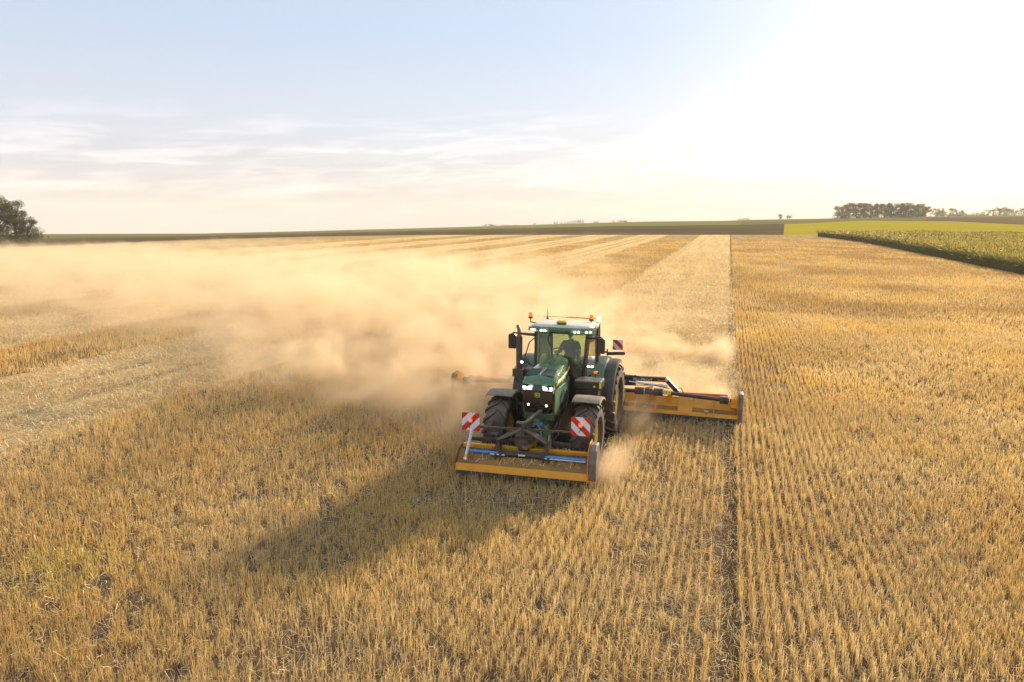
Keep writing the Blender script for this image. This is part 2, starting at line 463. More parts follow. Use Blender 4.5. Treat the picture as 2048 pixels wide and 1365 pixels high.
def build_terrain():
    azs = np.concatenate([np.radians(np.arange(-180, -66, 6.0)), np.radians(np.arange(-66, 34, 0.2)), np.radians(np.arange(34, 180, 6.0))])
    u, ra, rb, rt, zb, zt = terr_cols(azs)
    sl = np.interp(u, SLU, SLV)
    ra = np.minimum(ra, 320); n = len(azs)
    rings = [(azs * 0 + 0.5, 0 * azs), (azs * 0 + 20, 0 * azs), (azs * 0 + 60, 0 * azs), (ra, 0 * azs)]
    rings += [(ra + (rb - ra) * f, zb * f) for f in (.2, .45, .7)] + [(rb, zb), (rb + (rt - rb) * 0.35, zb + (zt - zb) * 0.35), (rb + (rt - rb) * 0.7, zb + (zt - zb) * 0.7), (rt, zt), (rt + 150, zt - 150 * sl), (rt * 2, zt - rt * sl), (azs * 0 + 2600, zt - (2600 - rt) * sl)]
    V = []
    for r, z in rings: V.append(np.stack([r * np.sin(azs), r * np.cos(azs), z], 1))
    V = np.concatenate(V + [np.array([[0, 0, 0.0]])]); F = []; MI = []
    # 0 field soil, 1 dark fallow strip, 2 thin green strip, 3 bright meadow, 4 tilled brown, 5 olive, 6 far
    for k in range(len(rings) - 1):
        for i in range(n):
            j = (i + 1) % n; F.append((k * n + i, k * n + j, (k + 1) * n + j, (k + 1) * n + i)); uu = u[i]
            if k < 3: mi = 0
            elif k in (3, 4, 5, 6): mi = 1 if uu < 1566 else 3
            elif k == 7: mi = 2 if 700 < uu < 1480 else (5 if uu < 1850 else 4)
            elif k == 8: mi = 5 if uu < 1850 else 4
            elif k == 9: mi = 2 if 700 < uu else 5
            else: mi = 6
            MI.append(mi)
    F += [(len(V) - 1, (i + 1) % n, i) for i in range(n)]; MI += [0] * n
    me = bpy.data.meshes.new('ground'); me.from_pydata(V.tolist(), [], F)
    mats = [soil_material(),
            field_mat('dark_fallow', (0.060, 0.050, 0.024), (0.145, 0.105, 0.058), 0.03, stretch=(0.4, 1, 1)),
            field_mat('green_strip', (0.15, 0.165, 0.035), (0.22, 0.215, 0.055), 0.05),
            field_mat('bright_meadow', (0.33, 0.265, 0.014), (0.42, 0.325, 0.03), 0.08, stretch=(0.2, 1, 1)),
            field_mat('tilled_soil', (0.10, 0.07, 0.042), (0.17, 0.12, 0.07), 0.2),
            field_mat('olive_field', (0.12, 0.11, 0.035), (0.20, 0.17, 0.06), 0.04, stretch=(0.3, 1, 1)),
            field_mat('far_fields', (0.10, 0.10, 0.04), (0.16, 0.14, 0.06), 0.01)]
    for m in mats: me.materials.append(m)
    me.polygons.foreach_set('material_index', MI)
    me.update()
    o = bpy.data.objects.new('ground', me); COL.objects.link(o); o['kind'] = 'structure'
    return o
build_terrain()

# ---------------------------------------------------------------- stubble and straw
def straw_mat(name, stops, transl=0.35, rough=0.6, patch=False):
    m = bpy.data.materials.new(name); m.use_nodes = True; nt = m.node_tree; L = nt.links.new
    nt.nodes.remove(nt.nodes['Principled BSDF'])
    out = nt.nodes['Material Output']
    at = nt.nodes.new('ShaderNodeAttribute'); at.attribute_name = 'shade'
    cr = nt.nodes.new('ShaderNodeValToRGB'); e = cr.color_ramp.elements
    e[0].position, e[0].color = stops[0][0], (*stops[0][1], 1); e[1].position, e[1].color = stops[-1][0], (*stops[-1][1], 1)
    for p, c in stops[1:-1]:
        q = e.new(p); q.color = (*c, 1)
    L(at.outputs['Fac'], cr.inputs[0])
    d = nt.nodes.new('ShaderNodeBsdfDiffuse'); t = nt.nodes.new('ShaderNodeBsdfTranslucent'); mx = nt.nodes.new('ShaderNodeMixShader')
    mx.inputs[0].default_value = transl
    colr = cr.outputs[0]
    if patch:   # riper and greener patches of the crop
        g_ = nt.nodes.new('ShaderNodeTexCoord'); n_ = nt.nodes.new('ShaderNodeTexNoise'); n_.inputs['Scale'].default_value = 0.22; n_.inputs['Detail'].default_value = 4
        L(g_.outputs['Object'], n_.inputs['Vector']); r_ = nt.nodes.new('ShaderNodeMapRange'); r_.inputs[1].default_value = 0.42; r_.inputs[2].default_value = 0.62; r_.inputs[4].default_value = 0.75
        L(n_.outputs[0], r_.inputs[0]); x_ = nt.nodes.new('ShaderNodeMix'); x_.data_type = 'RGBA'; x_.blend_type = 'MULTIPLY'; x_.inputs[7].default_value = (1.04, 0.95, 0.62, 1)
        L(r_.outputs[0], x_.inputs[0]); L(colr, x_.inputs[6]); colr = x_.outputs[2]
        s_ = nt.nodes.new('ShaderNodeVectorMath'); s_.operation = 'DISTANCE'; s_.inputs[1].default_value = (-10.6, 7.9, 0.1); L(g_.outputs['Object'], s_.inputs[0])
        q_ = nt.nodes.new('ShaderNodeMapRange'); q_.inputs[1].default_value = 1.3; q_.inputs[2].default_value = 0.2; q_.inputs[4].default_value = 0.55; L(s_.outputs['Value'], q_.inputs[0])
        y_ = nt.nodes.new('ShaderNodeMix'); y_.data_type = 'RGBA'; y_.inputs[7].default_value = (0.66, 0.54, 0.08, 1); L(q_.outputs[0], y_.inputs[0]); L(colr, y_.inputs[6]); colr = y_.outputs[2]
    L(colr, d.inputs[0]); L(colr, t.inputs[0]); L(d.outputs[0], mx.inputs[1]); L(t.outputs[0], mx.inputs[2])
    gl = nt.nodes.new('ShaderNodeBsdfGlossy'); gl.inputs['Roughness'].default_value = 0.45; gl.inputs['Color'].default_value = (1, 0.9, 0.7, 1)
    m2 = nt.nodes.new('ShaderNodeMixShader'); m2.inputs[0].default_value = 0.05
    L(mx.outputs[0], m2.inputs[1]); L(gl.outputs[0], m2.inputs[2]); L(m2.outputs[0], out.inputs['Surface'])
    return m
def smooth_noise(x, y, scale, seed):
    r = np.random.default_rng(seed); n = 64; g = r.random((n, n))
    fx, fy = (x * scale) % n, (y * scale) % n
    ix, iy = fx.astype(int), fy.astype(int); tx, ty = fx - ix, fy - iy
    tx, ty = tx * tx * (3 - 2 * tx), ty * ty * (3 - 2 * ty); jx, jy = (ix + 1) % n, (iy + 1) % n
    return (g[ix, iy] * (1 - tx) + g[jx, iy] * tx) * (1 - ty) + (g[ix, jy] * (1 - tx) + g[jx, jy] * tx) * ty
def is_mown(x, y):
    k = np.zeros(len(x), bool)
    wob = (smooth_noise(x, y, 1.3, 5) - 0.5) * 0.32 + (smooth_noise(x, y, 6.0, 6) - 0.5) * 0.22 + (smooth_noise(x * 0, y, 0.12, 15) - .5) * .3
    for i, (a, c) in enumerate(PASSES):
        q = (x + wob > a) & (x + wob < c)
        if i == 0: q &= (y > 20.7)
        k |= q
    k |= (x > -5.8) & (x < -2.7) & (y > 14.6) & (y < 21)      # behind the front mulcher
    k |= (x > -9) & (x < 0.7) & (y > 19.9) & (y < 21.2)         # under the rear mulcher
    return k
def in_view(x, y, margin=1.5):
    d = x * FW[0] + y * FW[1]; s = x * RT[0] + y * RT[1]
    return (np.abs(s) < (d + 1.5) * 0.80 + margin) & (y > 3.5)
ROW = 0.165
def cells(r0, r1, dens, seed):
    """points on drill rows between distances r0 and r1; dens = points per square metre"""
    r = np.random.default_rng(seed)
    x0, x1, y0, y1 = -1.25 * r1 - 4, 0.55 * r1 + 5, 3.5, r1
    x0 = max(x0, -95)
    n = int((x1 - x0) * (y1 - y0) * dens)
    x = r.uniform(x0, x1, n); y = r.uniform(y0, y1, n)
    d = np.hypot(x, y); k = (d >= r0) & (d < r1) & in_view(x, y) & (x < 28.3)
    x, y = x[k], y[k]
    return x, y, r
def stalks(r0, r1, dens, width, hmin, hmax, seed, sides, spread=0.030):
    x, y, r = cells(r0, r1, dens, seed)
    row = np.round(x / ROW)
    x = row * ROW + r.normal(0, spread, len(x)) + (smooth_noise(row * 7.3, y, 0.5, 3) - 0.5) * 0.025
    # stalks stand in little tufts with gaps along the row
    tuft = smooth_noise(row * 3.17 + 50, y, 6.0, 9)
    gaps = smooth_noise(x, y, 0.55, 21)
    keep = (np.hypot(x, y) < (60 + 60 * r.random(len(x)) ** 1.2 if r1 <= 120 else 120 + 75 * r.random(len(x)))) & (tuft > np.where(x > -3, 0.25, 0.29)) & (gaps + r.random(len(x)) * 0.5 > np.where(x > 0.5, 0.35, 0.41)) & ~is_mown(x, y)
    # disturbed, thinner seam where two passes of the drill meet
    seam = np.abs(x - 0.25 + (smooth_noise(x * 0, y, 0.8, 8) - .5) * 0.25)
    keep &= ~((seam < (0.15 if r1 <= 45 else 0.26)) & (r.random(len(x)) < 0.9))
    x, y, tuft = x[keep], y[keep], tuft[keep]; n = len(x)
    h = r.uniform(hmin, hmax, n) * (0.82 + 0.35 * smooth_noise(x, y, 0.4, 12)) * (0.75 + 0.35 * tuft)
    flat = (np.abs(x - (-0.75)) < 0.95) & (r.random(n) < 0.45) & (x < 0.2)
    lean = np.where(flat, r.uniform(0.6, 2.0, n), np.where(r.random(n) < 0.13, r.uniform(0.4, 1.3, n), np.abs(r.normal(0, 0.16, n))))
    la = r.uniform(0, 2 * np.pi, n)
    dx, dy = np.cos(la) * lean * h, np.sin(la) * lean * h
    h = np.where(flat, h * 0.55, h)
    w = width * r.uniform(0.7, 1.3, n)
    shade = np.clip(0.5 * r.random(n) + 0.5 * smooth_noise(x, y, 0.22, 31) + 0.10 * (smooth_noise(x, y, 1.2, 33) - .5), 0, 1)
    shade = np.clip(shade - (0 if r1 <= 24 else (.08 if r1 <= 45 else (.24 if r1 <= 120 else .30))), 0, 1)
    a0 = r.uniform(0, 2 * np.pi, n)
    if sides < 3:
        if sides == 1: a0 = a0 * 0.25 - 0.8
        cx, sx = np.cos(a0) * w / 2, np.sin(a0) * w / 2
        z0 = np.zeros(n) - 0.01
        P = np.stack([np.stack([x - cx, y - sx, z0], 1), np.stack([x + cx, y + sx, z0], 1), np.stack([x + dx + cx * .8, y + dy + sx * .8, h], 1), np.stack([x + dx - cx * .8, y + dy - sx * .8, h], 1)], 1)
        F = np.arange(4 * n); return P.reshape(-1, 3), F, shade
    P = []
    for k in range(3):
        t = a0 + k * 2 * np.pi / 3; P.append(np.stack([x + np.cos(t) * w / 2, y + np.sin(t) * w / 2, np.zeros(n) - 0.01], 1))
    for k in range(3):
        t = a0 + k * 2 * np.pi / 3; P.append(np.stack([x + dx + np.cos(t) * w / 2, y + dy + np.sin(t) * w / 2, h + r.uniform(-.01, .01, n)], 1))
    P = np.stack(P, 1)
    idx = np.array([[0, 1, 4, 3], [1, 2, 5, 4], [2, 0, 3, 5]])
    F = (np.arange(n)[:, None, None] * 6 + idx[None]).ravel()
    return P.reshape(-1, 3), F, np.repeat(shade, 3)
def strewn(x, y, r):
    # chopped straw lies in clumps and is pressed away in the wheel tracks
    p = np.clip((smooth_noise(x, y * .6, 1.1, 51) * .6 + smooth_noise(x, y, 3.1, 52) * .5 - .22) * 2.4, .18, 1)
    for a, c in PASSES:
        for d in (-1.05, 1.05): p *= 1 - .75 * np.exp(-((x - (a + c) / 2 - d + (smooth_noise(x * 0, y, .2, 53) - .5) * .4) / .30) ** 2) * (a < -9 or 1)
    return r.random(len(x)) < p
def litter(x, y, r, lmin, lmax, wid, zmax, seed, tilt=0.6):
    if wid > 0.01: k = strewn(x, y, r); x, y = x[k], y[k]
    n = len(x); a = r.uniform(0, 2 * np.pi, n); l = r.uniform(lmin, lmax, n) / 2; w = wid * r.uniform(.6, 1.4, n) / 2
    el_ = r.normal(0, tilt, n); ro = r.uniform(-1, 1, n)
    D = np.stack([np.cos(a) * np.cos(el_), np.sin(a) * np.cos(el_), np.sin(el_)], 1) * l[:, None]
    S = np.stack([-np.sin(a) * np.cos(ro), np.cos(a) * np.cos(ro), np.sin(ro)], 1) * w[:, None]
    C = np.stack([x, y, r.uniform(0.01, zmax, n) + np.abs(D[:, 2])], 1)
    P = np.stack([C - D - S, C + D - S, C + D + S, C - D + S], 1)
    sh = np.clip(0.65 * r.random(n) + 0.35 * smooth_noise(x, y, 0.4, seed), 0, 1)
    return P.reshape(-1, 3), np.arange(4 * n), sh
def merge(parts):
    V, F, S = [], [], []; b = 0
    for v, f, s in parts: V.append(v); F.append(f + b); S.append(s); b += len(v)
    return np.concatenate(V), np.concatenate(F), np.concatenate(S)

m_stub = straw_mat('stubble_straw', [(0.0, (0.32, 0.205, 0.09)), (0.4, (0.60, 0.415, 0.175)), (0.75, (0.75, 0.555, 0.25)), (1.0, (0.87, 0.70, 0.38))], 0.5, patch=True)
m_litter = straw_mat('chopped_straw', [(0.0, (0.28, 0.175, 0.075)), (0.33, (0.78, 0.55, 0.25)), (1.0, (0.98, 0.82, 0.50))], 0.25)
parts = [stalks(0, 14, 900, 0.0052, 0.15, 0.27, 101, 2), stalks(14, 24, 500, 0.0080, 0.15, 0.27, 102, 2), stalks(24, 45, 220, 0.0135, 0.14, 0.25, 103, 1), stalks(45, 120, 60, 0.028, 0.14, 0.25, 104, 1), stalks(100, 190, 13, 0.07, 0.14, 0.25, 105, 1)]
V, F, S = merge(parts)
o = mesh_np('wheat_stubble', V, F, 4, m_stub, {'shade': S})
tag(o, 'standing golden cereal stubble in drill rows across the open field', 'stubble', kind='stuff')
print('stubble faces', len(F) // 4)
# broken stalks lying between the rows, and chopped straw on the mown passes
P = []
x, y, r = cells(0, 26, 260, 201); k = ~is_mown(x, y); P.append(litter(x[k], y[k], r, 0.04, 0.17, 0.0065, 0.06, 41))
x, y, r = cells(0, 32, 420, 202); k = is_mown(x, y); P.append(litter(x[k], y[k], r, 0.06, 0.22, 0.013, 0.10, 42))
x, y, r = cells(32, 60, 190, 203); k = is_mown(x, y); P.append(litter(x[k], y[k], r, 0.08, 0.28, 0.020, 0.11, 43))
x, y, r = cells(60, 130, 45, 204); k = is_mown(x, y) & (np.hypot(x, y) < 75 + 55 * r.random(len(x))); P.append(litter(x[k], y[k], r, 0.12, 0.35, 0.035, 0.12, 44))
V, F, S = merge(P)
o = mesh_np('chopped_straw', V, F, 4, m_litter, {'shade': S})
tag(o, 'pale chopped straw spread over the mown passes of the field', 'straw', kind='stuff')
print('litter faces', len(F) // 4)

# ---------------------------------------------------------------- materials of the machines
DC = (0.40, 0.28, 0.16)
M_green = nodemat('green_paint', (0.030, 0.155, 0.060), 0.26, dust=0.30, dustcol=DC, coat=0.5, var=0.08)
M_greend = nodemat('dusty_green_paint', (0.05, 0.17, 0.085), 0.42, dust=0.5, dustcol=DC)
M_vent = nodemat('dark_green_mesh', (0.008, 0.035, 0.020), 0.6, dust=0.06, dustcol=DC, bump=0.3, nscale=60)
M_black = nodemat('black_plastic', (0.020, 0.020, 0.021), 0.4, dust=0.22, dustcol=DC)
M_dark = nodemat('dark_steel', (0.045, 0.042, 0.040), 0.5, metal=0.3, dust=0.55, dustcol=DC)
M_gloss = nodemat('gloss_black', (0.012, 0.012, 0.013), 0.15, dust=0.07, dustcol=DC, coat=0.6)
M_rubber = nodemat('tyre_rubber', (0.026, 0.025, 0.026), 0.75, dust=0.60, dustcol=(0.28, 0.20, 0.125), bump=0.3, nscale=14)
M_yellow = nodemat('yellow_rim_paint', (0.86, 0.52, 0.008), 0.38, dust=0.15, dustcol=DC)
M_orange = nodemat('amber_machine_paint', (0.86, 0.36, 0.004), 0.36, dust=0.32, dustcol=(0.24, 0.14, 0.055), bump=.1)
M_orangedirty = nodemat('soiled_machine_paint', (0.42, 0.20, 0.02), 0.7, dust=0.95, dustcol=(0.13, 0.092, 0.058), var=0.3, bump=.3)
M_red = nodemat('red_orange_bar', (0.75, 0.16, 0.02), 0.4, dust=0.25)
M_blue = nodemat('bright_blue_rod', (0.03, 0.24, 0.60), 0.28, dust=0.28)
M_silver = nodemat('bare_steel', (0.62, 0.64, 0.66), 0.22, metal=0.9, dust=0.15)
M_white = nodemat('white_paint', (0.78, 0.78, 0.77), 0.4, dust=0.2)
M_cream = nodemat('cream_roof_shell', (0.70, 0.68, 0.58), 0.35, dust=0.3)  # cream is the roof top's own colour
M_grey = nodemat('grey_fender', (0.085, 0.08, 0.075), 0.5, dust=0.6, dustcol=DC)
M_flap = nodemat('rubber_flap', (0.03, 0.03, 0.032), 0.6, dust=0.5, dustcol=(0.26, 0.19, 0.12))
M_seat = nodemat('seat_fabric', (0.05, 0.06, 0.05), 0.8)
M_lamp = nodemat('lit_lamp', (0.9, 0.9, 0.9), 0.2, emit=(1.0, 0.93, 0.82), estr=7)
M_lampw = nodemat('warm_lit_lamp', (0.9, 0.8, 0.6), 0.2, emit=(1.0, 0.82, 0.45), estr=9)
M_lens = nodemat('lamp_lens', (0.75, 0.78, 0.8), 0.12, metal=0.5)
M_amber = nodemat('amber_lens', (0.85, 0.13, 0.004), 0.2, emit=(1.0, 0.16, 0.005), estr=0.35)
M_emby = nodemat('emblem_yellow', (0.75, 0.66, 0.05), 0.4)
M_embg = nodemat('emblem_green', (0.02, 0.16, 0.04), 0.4)
M_mirror = nodemat('mirror_glass', (0.6, 0.6, 0.6), 0.06, metal=1.0)
M_letters = nodemat('white_lettering', (0.8, 0.8, 0.78), 0.5)
M_letterr = nodemat('orange_lettering', (0.8, 0.2, 0.04), 0.5)
def glass_mat():
    m = bpy.data.materials.new('tinted_cab_glass'); m.use_nodes = True; nt = m.node_tree; nt.nodes.clear()
    o = nt.nodes.new('ShaderNodeOutputMaterial'); t = nt.nodes.new('ShaderNodeBsdfTransparent'); t.inputs[0].default_value = (0.84, 0.93, 0.72, 1)
    g = nt.nodes.new('ShaderNodeBsdfGlossy'); g.inputs['Roughness'].default_value = 0.04; g.inputs[0].default_value = (0.9, 0.95, 1, 1)
    d = nt.nodes.new('ShaderNodeBsdfDiffuse'); d.inputs[0].default_value = (0.42, 0.38, 0.25, 1)
    lw = nt.nodes.new('ShaderNodeLayerWeight'); lw.inputs[0].default_value = 0.35
    mx = nt.nodes.new('ShaderNodeMixShader'); nt.links.new(lw.outputs['Fresnel'], mx.inputs[0]); nt.links.new(t.outputs[0], mx.inputs[1]); nt.links.new(g.outputs[0], mx.inputs[2])
    tc_ = nt.nodes.new('ShaderNodeTexCoord'); n = nt.nodes.new('ShaderNodeTexNoise'); n.inputs['Scale'].default_value = 3.0; n.inputs['Detail'].default_value = 6
    nt.links.new(tc_.outputs['Object'], n.inputs[0]); r = nt.nodes.new('ShaderNodeMapRange'); r.inputs[1].default_value = 0.35; r.inputs[2].default_value = 0.75; r.inputs[3].default_value = 0.02; r.inputs[4].default_value = 0.20
    nt.links.new(n.outputs[0], r.inputs[0]); m2 = nt.nodes.new('ShaderNodeMixShader'); nt.links.new(r.outputs[0], m2.inputs[0]); nt.links.new(mx.outputs[0], m2.inputs[1]); nt.links.new(d.outputs[0], m2.inputs[2])
    nt.links.new(m2.outputs[0], o.inputs[0]); return m
M_glass = glass_mat()
def stripe_mat(name, sgn, period=0.40, off=0.0):
    """red and white warning stripes running at 45 degrees across the board"""
    m = nodemat(name, (0.8, 0.8, 0.8), 0.35); nt = m.node_tree; b = nt.nodes['Principled BSDF']
    tc_ = nt.nodes.new('ShaderNodeTexCoord'); s = nt.nodes.new('ShaderNodeSeparateXYZ'); nt.links.new(tc_.outputs['Object'], s.inputs[0])
    def mt(op, a, c):
        n = nt.nodes.new('ShaderNodeMath'); n.operation = op
        for i, v in enumerate((a, c)):
            if isinstance(v, (int, float)): n.inputs[i].default_value = v
            else: nt.links.new(v, n.inputs[i])
        return n.outputs[0]
    q = mt('ADD', mt('MULTIPLY', s.outputs[0], sgn), s.outputs[2])
    fr = mt('FLOORED_MODULO' if False else 'FRACT', mt('DIVIDE', mt('ADD', q, off + 10 * period), period), 0)
    g = mt('GREATER_THAN', fr, 0.5)
    mx = nt.nodes.new('ShaderNodeMix'); mx.data_type = 'RGBA'; mx.inputs[6].default_value = (0.62, 0.025, 0.012, 1); mx.inputs[7].default_value = (0.78, 0.78, 0.8, 1)
    nt.links.new(g, mx.inputs[0]); nt.links.new(mx.outputs[2], b.inputs['Base Color']); return m

def tyre(parent, name_t, r, w, rim_r, n_lug, cx, cyy, cz, side):
    """agricultural tyre: lathed carcass and raised chevron lugs"""
    mb = MB(); hw = w / 2
    prof = [(-hw * .55, rim_r), (-hw * .95, rim_r + (r - rim_r) * .25), (-hw, rim_r + (r - rim_r) * .6), (-hw * .88, r - .075), (-hw * .6, r - .045), (0, r - .035), (hw * .6, r - .045), (hw * .88, r - .075), (hw, rim_r + (r - rim_r) * .6), (hw * .95, rim_r + (r - rim_r) * .25), (hw * .55, rim_r)]
    mb.lathe_x(prof, 56, cx, cyy, cz)
    for i in range(n_lug * 2):
        s = 1 if i % 2 else -1; t0 = 2 * math.pi * (i / 2) / n_lug; rings = []
        for f in (0.0, 0.35, 0.7, 1.0):
            x = s * (hw * (-.06 + 1.08 * f)); t = t0 + f * 0.23 * (0.8 / r) * 1.5; rr = r - (0 if f < .75 else (.05 if f > .95 else .01)); wd = (0.034 + .012 * f) / r; rb = rr - .075
            P = []
            for (tt, q) in ((t - wd * 1.25, rb), (t - wd, rr), (t + wd, rr), (t + wd * 1.25, rb)):
                P.append((cx + x, cyy - q * math.sin(tt), cz + q * math.cos(tt)))
            rings.append(P)
        mb.loft(rings)
    return mb.build(name_t, M_rubber, parent, smooth=True)
def wheel(root, name, r, w, rim_r, n_lug, cx, cyy, side):
    z = r - 0.02; hub = MB()
    hub.cyl((cx - side * w * .1, cyy, z), (cx + side * w * .22, cyy, z), rim_r * .36, rim_r * .30, 20)
    for i in range(8):
        t = 2 * math.pi * i / 8; y0, z0 = cyy + rim_r * .24 * math.cos(t), z + rim_r * .24 * math.sin(t)
        hub.cyl((cx + side * w * .2, y0, z0), (cx + side * w * .26, y0, z0), .018, n=6)
    h = hub.build(name, M_yellow, root, smooth=True)
    tyre(h, 'tyre', r, w, rim_r, n_lug, cx, cyy, z, side)
    rim = MB(); hw = w / 2
    rim.lathe_x([(-hw * .6, rim_r * 1.02), (-hw * .6, rim_r * .93), (-hw * .3, rim_r * .86), (side * hw * .05 - .015, rim_r * .84), (side * hw * .02 - .012, rim_r * .34), (side * hw * .02 + .012, rim_r * .34), (side * hw * .05 + .015, rim_r * .84), (hw * .3, rim_r * .86), (hw * .6, rim_r * .93), (hw * .6, rim_r * 1.02)], 48, cx, cyy, z)
    rim.build('rim', M_yellow, h, smooth=True)
    return h

# ---------------------------------------------------------------- tractor (forward is -Y)
TX, TY = -4.08, 18.45
T = empty('tractor', (TX, TY, 0)); tag(T, 'large green tractor with lit headlights pulling and pushing mulchers across the stubble', 'tractor')
for s in (-1, 1): wheel(T, 'rear_wheel', 1.0, 0.66, 0.52, 19, s * 1.10, 0.0, s)
for s in (-1, 1): wheel(T, 'front_wheel', 0.81, 0.56, 0.40, 17, s * 1.09, -2.82, s)
# chassis
mb = MB(); mb.box((0, -1.5, .82), (.52, 3.6, .5)); mb.box((0, .15, .95), (.7, .9, .75)); mb.cyl((-1.0, 0, .98), (1.0, 0, .98), .17, n=18); mb.box((0, -2.82, .74), (1.5, .26, .26)); mb.box((0, -2.6, 1.08), (.44, 1.5, .3))
mb.box((-.62, -1.15, .85), (.55, .9, .55)); mb.build('chassis', M_dark, T, bevel=.02)
# hood: lofted along its length
def hood_ring(y, hw, zt, zb, crown=.03):
    return [(-hw * 1.0, y, zb), (-hw * 1.04, y, (zb + zt) / 2), (-hw * 1.0, y, zt - .13), (-hw * .93, y, zt - .045), (-hw * .78, y, zt - .008), (-hw * .35, y, zt + crown * .7), (0, y, zt + crown), (hw * .35, y, zt + crown * .7), (hw * .78, y, zt - .008), (hw * .93, y, zt - .045), (hw * 1.0, y, zt - .13), (hw * 1.04, y, (zb + zt) / 2), (hw * 1.0, y, zb)]
mb = MB(); mb.loft([hood_ring(-3.475, .345, 2.17, 2.11, .0), hood_ring(-3.46, .372, 2.21, 2.09, .01), hood_ring(-3.40, .387, 2.275, 2.07, .02), hood_ring(-3.32, .392, 2.315, 2.02), hood_ring(-2.9, .387, 2.36, 1.92), hood_ring(-2.4, .37, 2.395, 1.90), hood_ring(-1.9, .335, 2.41, 1.88), hood_ring(-1.55, .295, 2.415, 1.88), hood_ring(-1.42, .26, 2.39, 1.90)])
hood = mb.build('hood', M_green, T, smooth=True)
def hood_z(y): return float(np.interp(y, [-3.46, -3.40, -3.32, -2.9, -2.4, -1.9, -1.45], [2.22, 2.295, 2.345, 2.39, 2.425, 2.44, 2.445]))
for s in (-1, 1):   # inset meshes on top of the hood
    mb = MB(); rr = []
    for y in (-3.33, -3.2, -3.05, -2.86):
        f = (y + 3.33) / .47; a, b = .035, .335 - .02 * f
        rr.append([(s * a, y, hood_z(y) + .004), (s * b, y, hood_z(y) - .008), (s * b, y, hood_z(y) - .05), (s * a, y, hood_z(y) - .05)])
    mb.loft(rr); mb.build('hood_vent', M_vent, hood)
mb = MB(); mb.loft([[(x, y, hood_z(y) + dz) for x, dz in ((-.014, .0), (0, .014), (.014, .0), (.014, -.03), (-.014, -.03))] for y in (-3.38, -3.3, -2.9, -2.4, -1.9, -1.48)])
mb.build('centre_ridge', M_green, hood, smooth=True)
# side panels with their vents and yellow stripe
for s in (-1, 1):
    mb = MB(); rr = []
    for y, zb, hw in ((-3.36, 1.42, .385), (-3.0, 1.30, .40), (-2.5, 1.24, .395), (-2.0, 1.26, .37), (-1.6, 1.36, .335), (-1.44, 1.44, .30)):
        zt = float(np.interp(y, [-3.36, -3.0, -2.0, -1.3], [2.08, 1.97, 1.91, 1.91])); rr.append([(s * hw, y, zb), (s * hw * 1.03, y, (zb + zt) / 2), (s * hw, y, zt), (s * (hw - .03), y, zt), (s * (hw - .03), y, zb)])
    mb.loft(rr); sp_ = mb.build('side_panel', M_greend, T, smooth=True)
    for (y0, y1, z0, z1) in ((-2.95, -2.62, 1.42, 1.78), (-2.52, -2.2, 1.45, 1.8), (-2.85, -2.3, 1.24, 1.36)):
        mb = MB(); xx = .413; mb.box((s * xx, (y0 + y1) / 2, (z0 + z1) / 2), (.012, y1 - y0, z1 - z0)); mb.build('side_vent', M_vent, sp_, bevel=.004)
    mb = MB(); mb.loft([[(s * x, y, z - .028), (s * (x + .012), y, z - .02), (s * (x + .012), y, z + .02), (s * x, y, z + .028)] for y, x, z in ((-3.3, .394, 2.10), (-2.9, .400, 2.13), (-2.4, .392, 2.16), (-1.9, .362, 2.18), (-1.6, .325, 2.19))])
    mb.build('stripe', M_yellow, sp_)
# grille
mb = MB(); rr = []
for z, yb, hw in ((1.43, -3.40, .30), (1.49, -3.46, .345), (1.72, -3.50, .375), (1.98, -3.50, .38), (2.11, -3.485, .372), (2.16, -3.45, .35)):
    rr.append([(-hw, yb + .14, z), (-hw * .96, yb + .03, z), (-hw * .6, yb, z), (0, yb - .012, z), (hw * .6, yb, z), (hw * .96, yb + .03, z), (hw, yb + .14, z)])
mb.loft(rr); gr = mb.build('grille', M_gloss, T, smooth=True)
mb = MB()
for i in range(9):
    z = 1.56 + i * .05; mb.beam((-.30, -3.505, z), (.30, -3.505, z), .006, .012)
mb.build('grille_bar', M_gloss, gr)
mb = MB(); mb.loft([[(-.36, -3.30, z), (-.34, y, z), (0, y - .03, z), (.34, y, z), (.36, -3.30, z)] for z, y in ((1.26, -3.36), (1.35, -3.42), (1.435, -3.455))]); mb.build('nose_apron', M_greend, T, smooth=True)
for s in (-1, 1):
    mb = MB(); mb.loft([[(s * .10, -3.48, 2.125), (s * .13, -3.505, 2.025), (s * .34, -3.49, 2.005), (s * .385, -3.42, 2.03), (s * .378, -3.41, 2.15)], [(s * .10, -3.50, 2.125), (s * .13, -3.525, 2.025), (s * .345, -3.51, 2.005), (s * .395, -3.43, 2.03), (s * .388, -3.42, 2.15)]])
    hl = mb.build('headlight', M_lens, T, smooth=True)
    for x, y in ((.20, -3.525), (.325, -3.505)):
        mb = MB(); mb.sphere((s * x, y, 2.07), .033, 12, 8, (1, .5, 1)); mb.build('bulb', M_lamp, hl, smooth=True)
    mb = MB(); mb.cyl((s * .22, -3.485, 1.66), (s * .22, -3.515, 1.66), .032, n=16); fg = mb.build('fog_lamp', M_black, T, smooth=True)
    mb = MB(); mb.sphere((s * .22, -3.518, 1.66), .022, 10, 6, (1, .5, 1)); mb.build('bulb', M_lampw, fg, smooth=True)
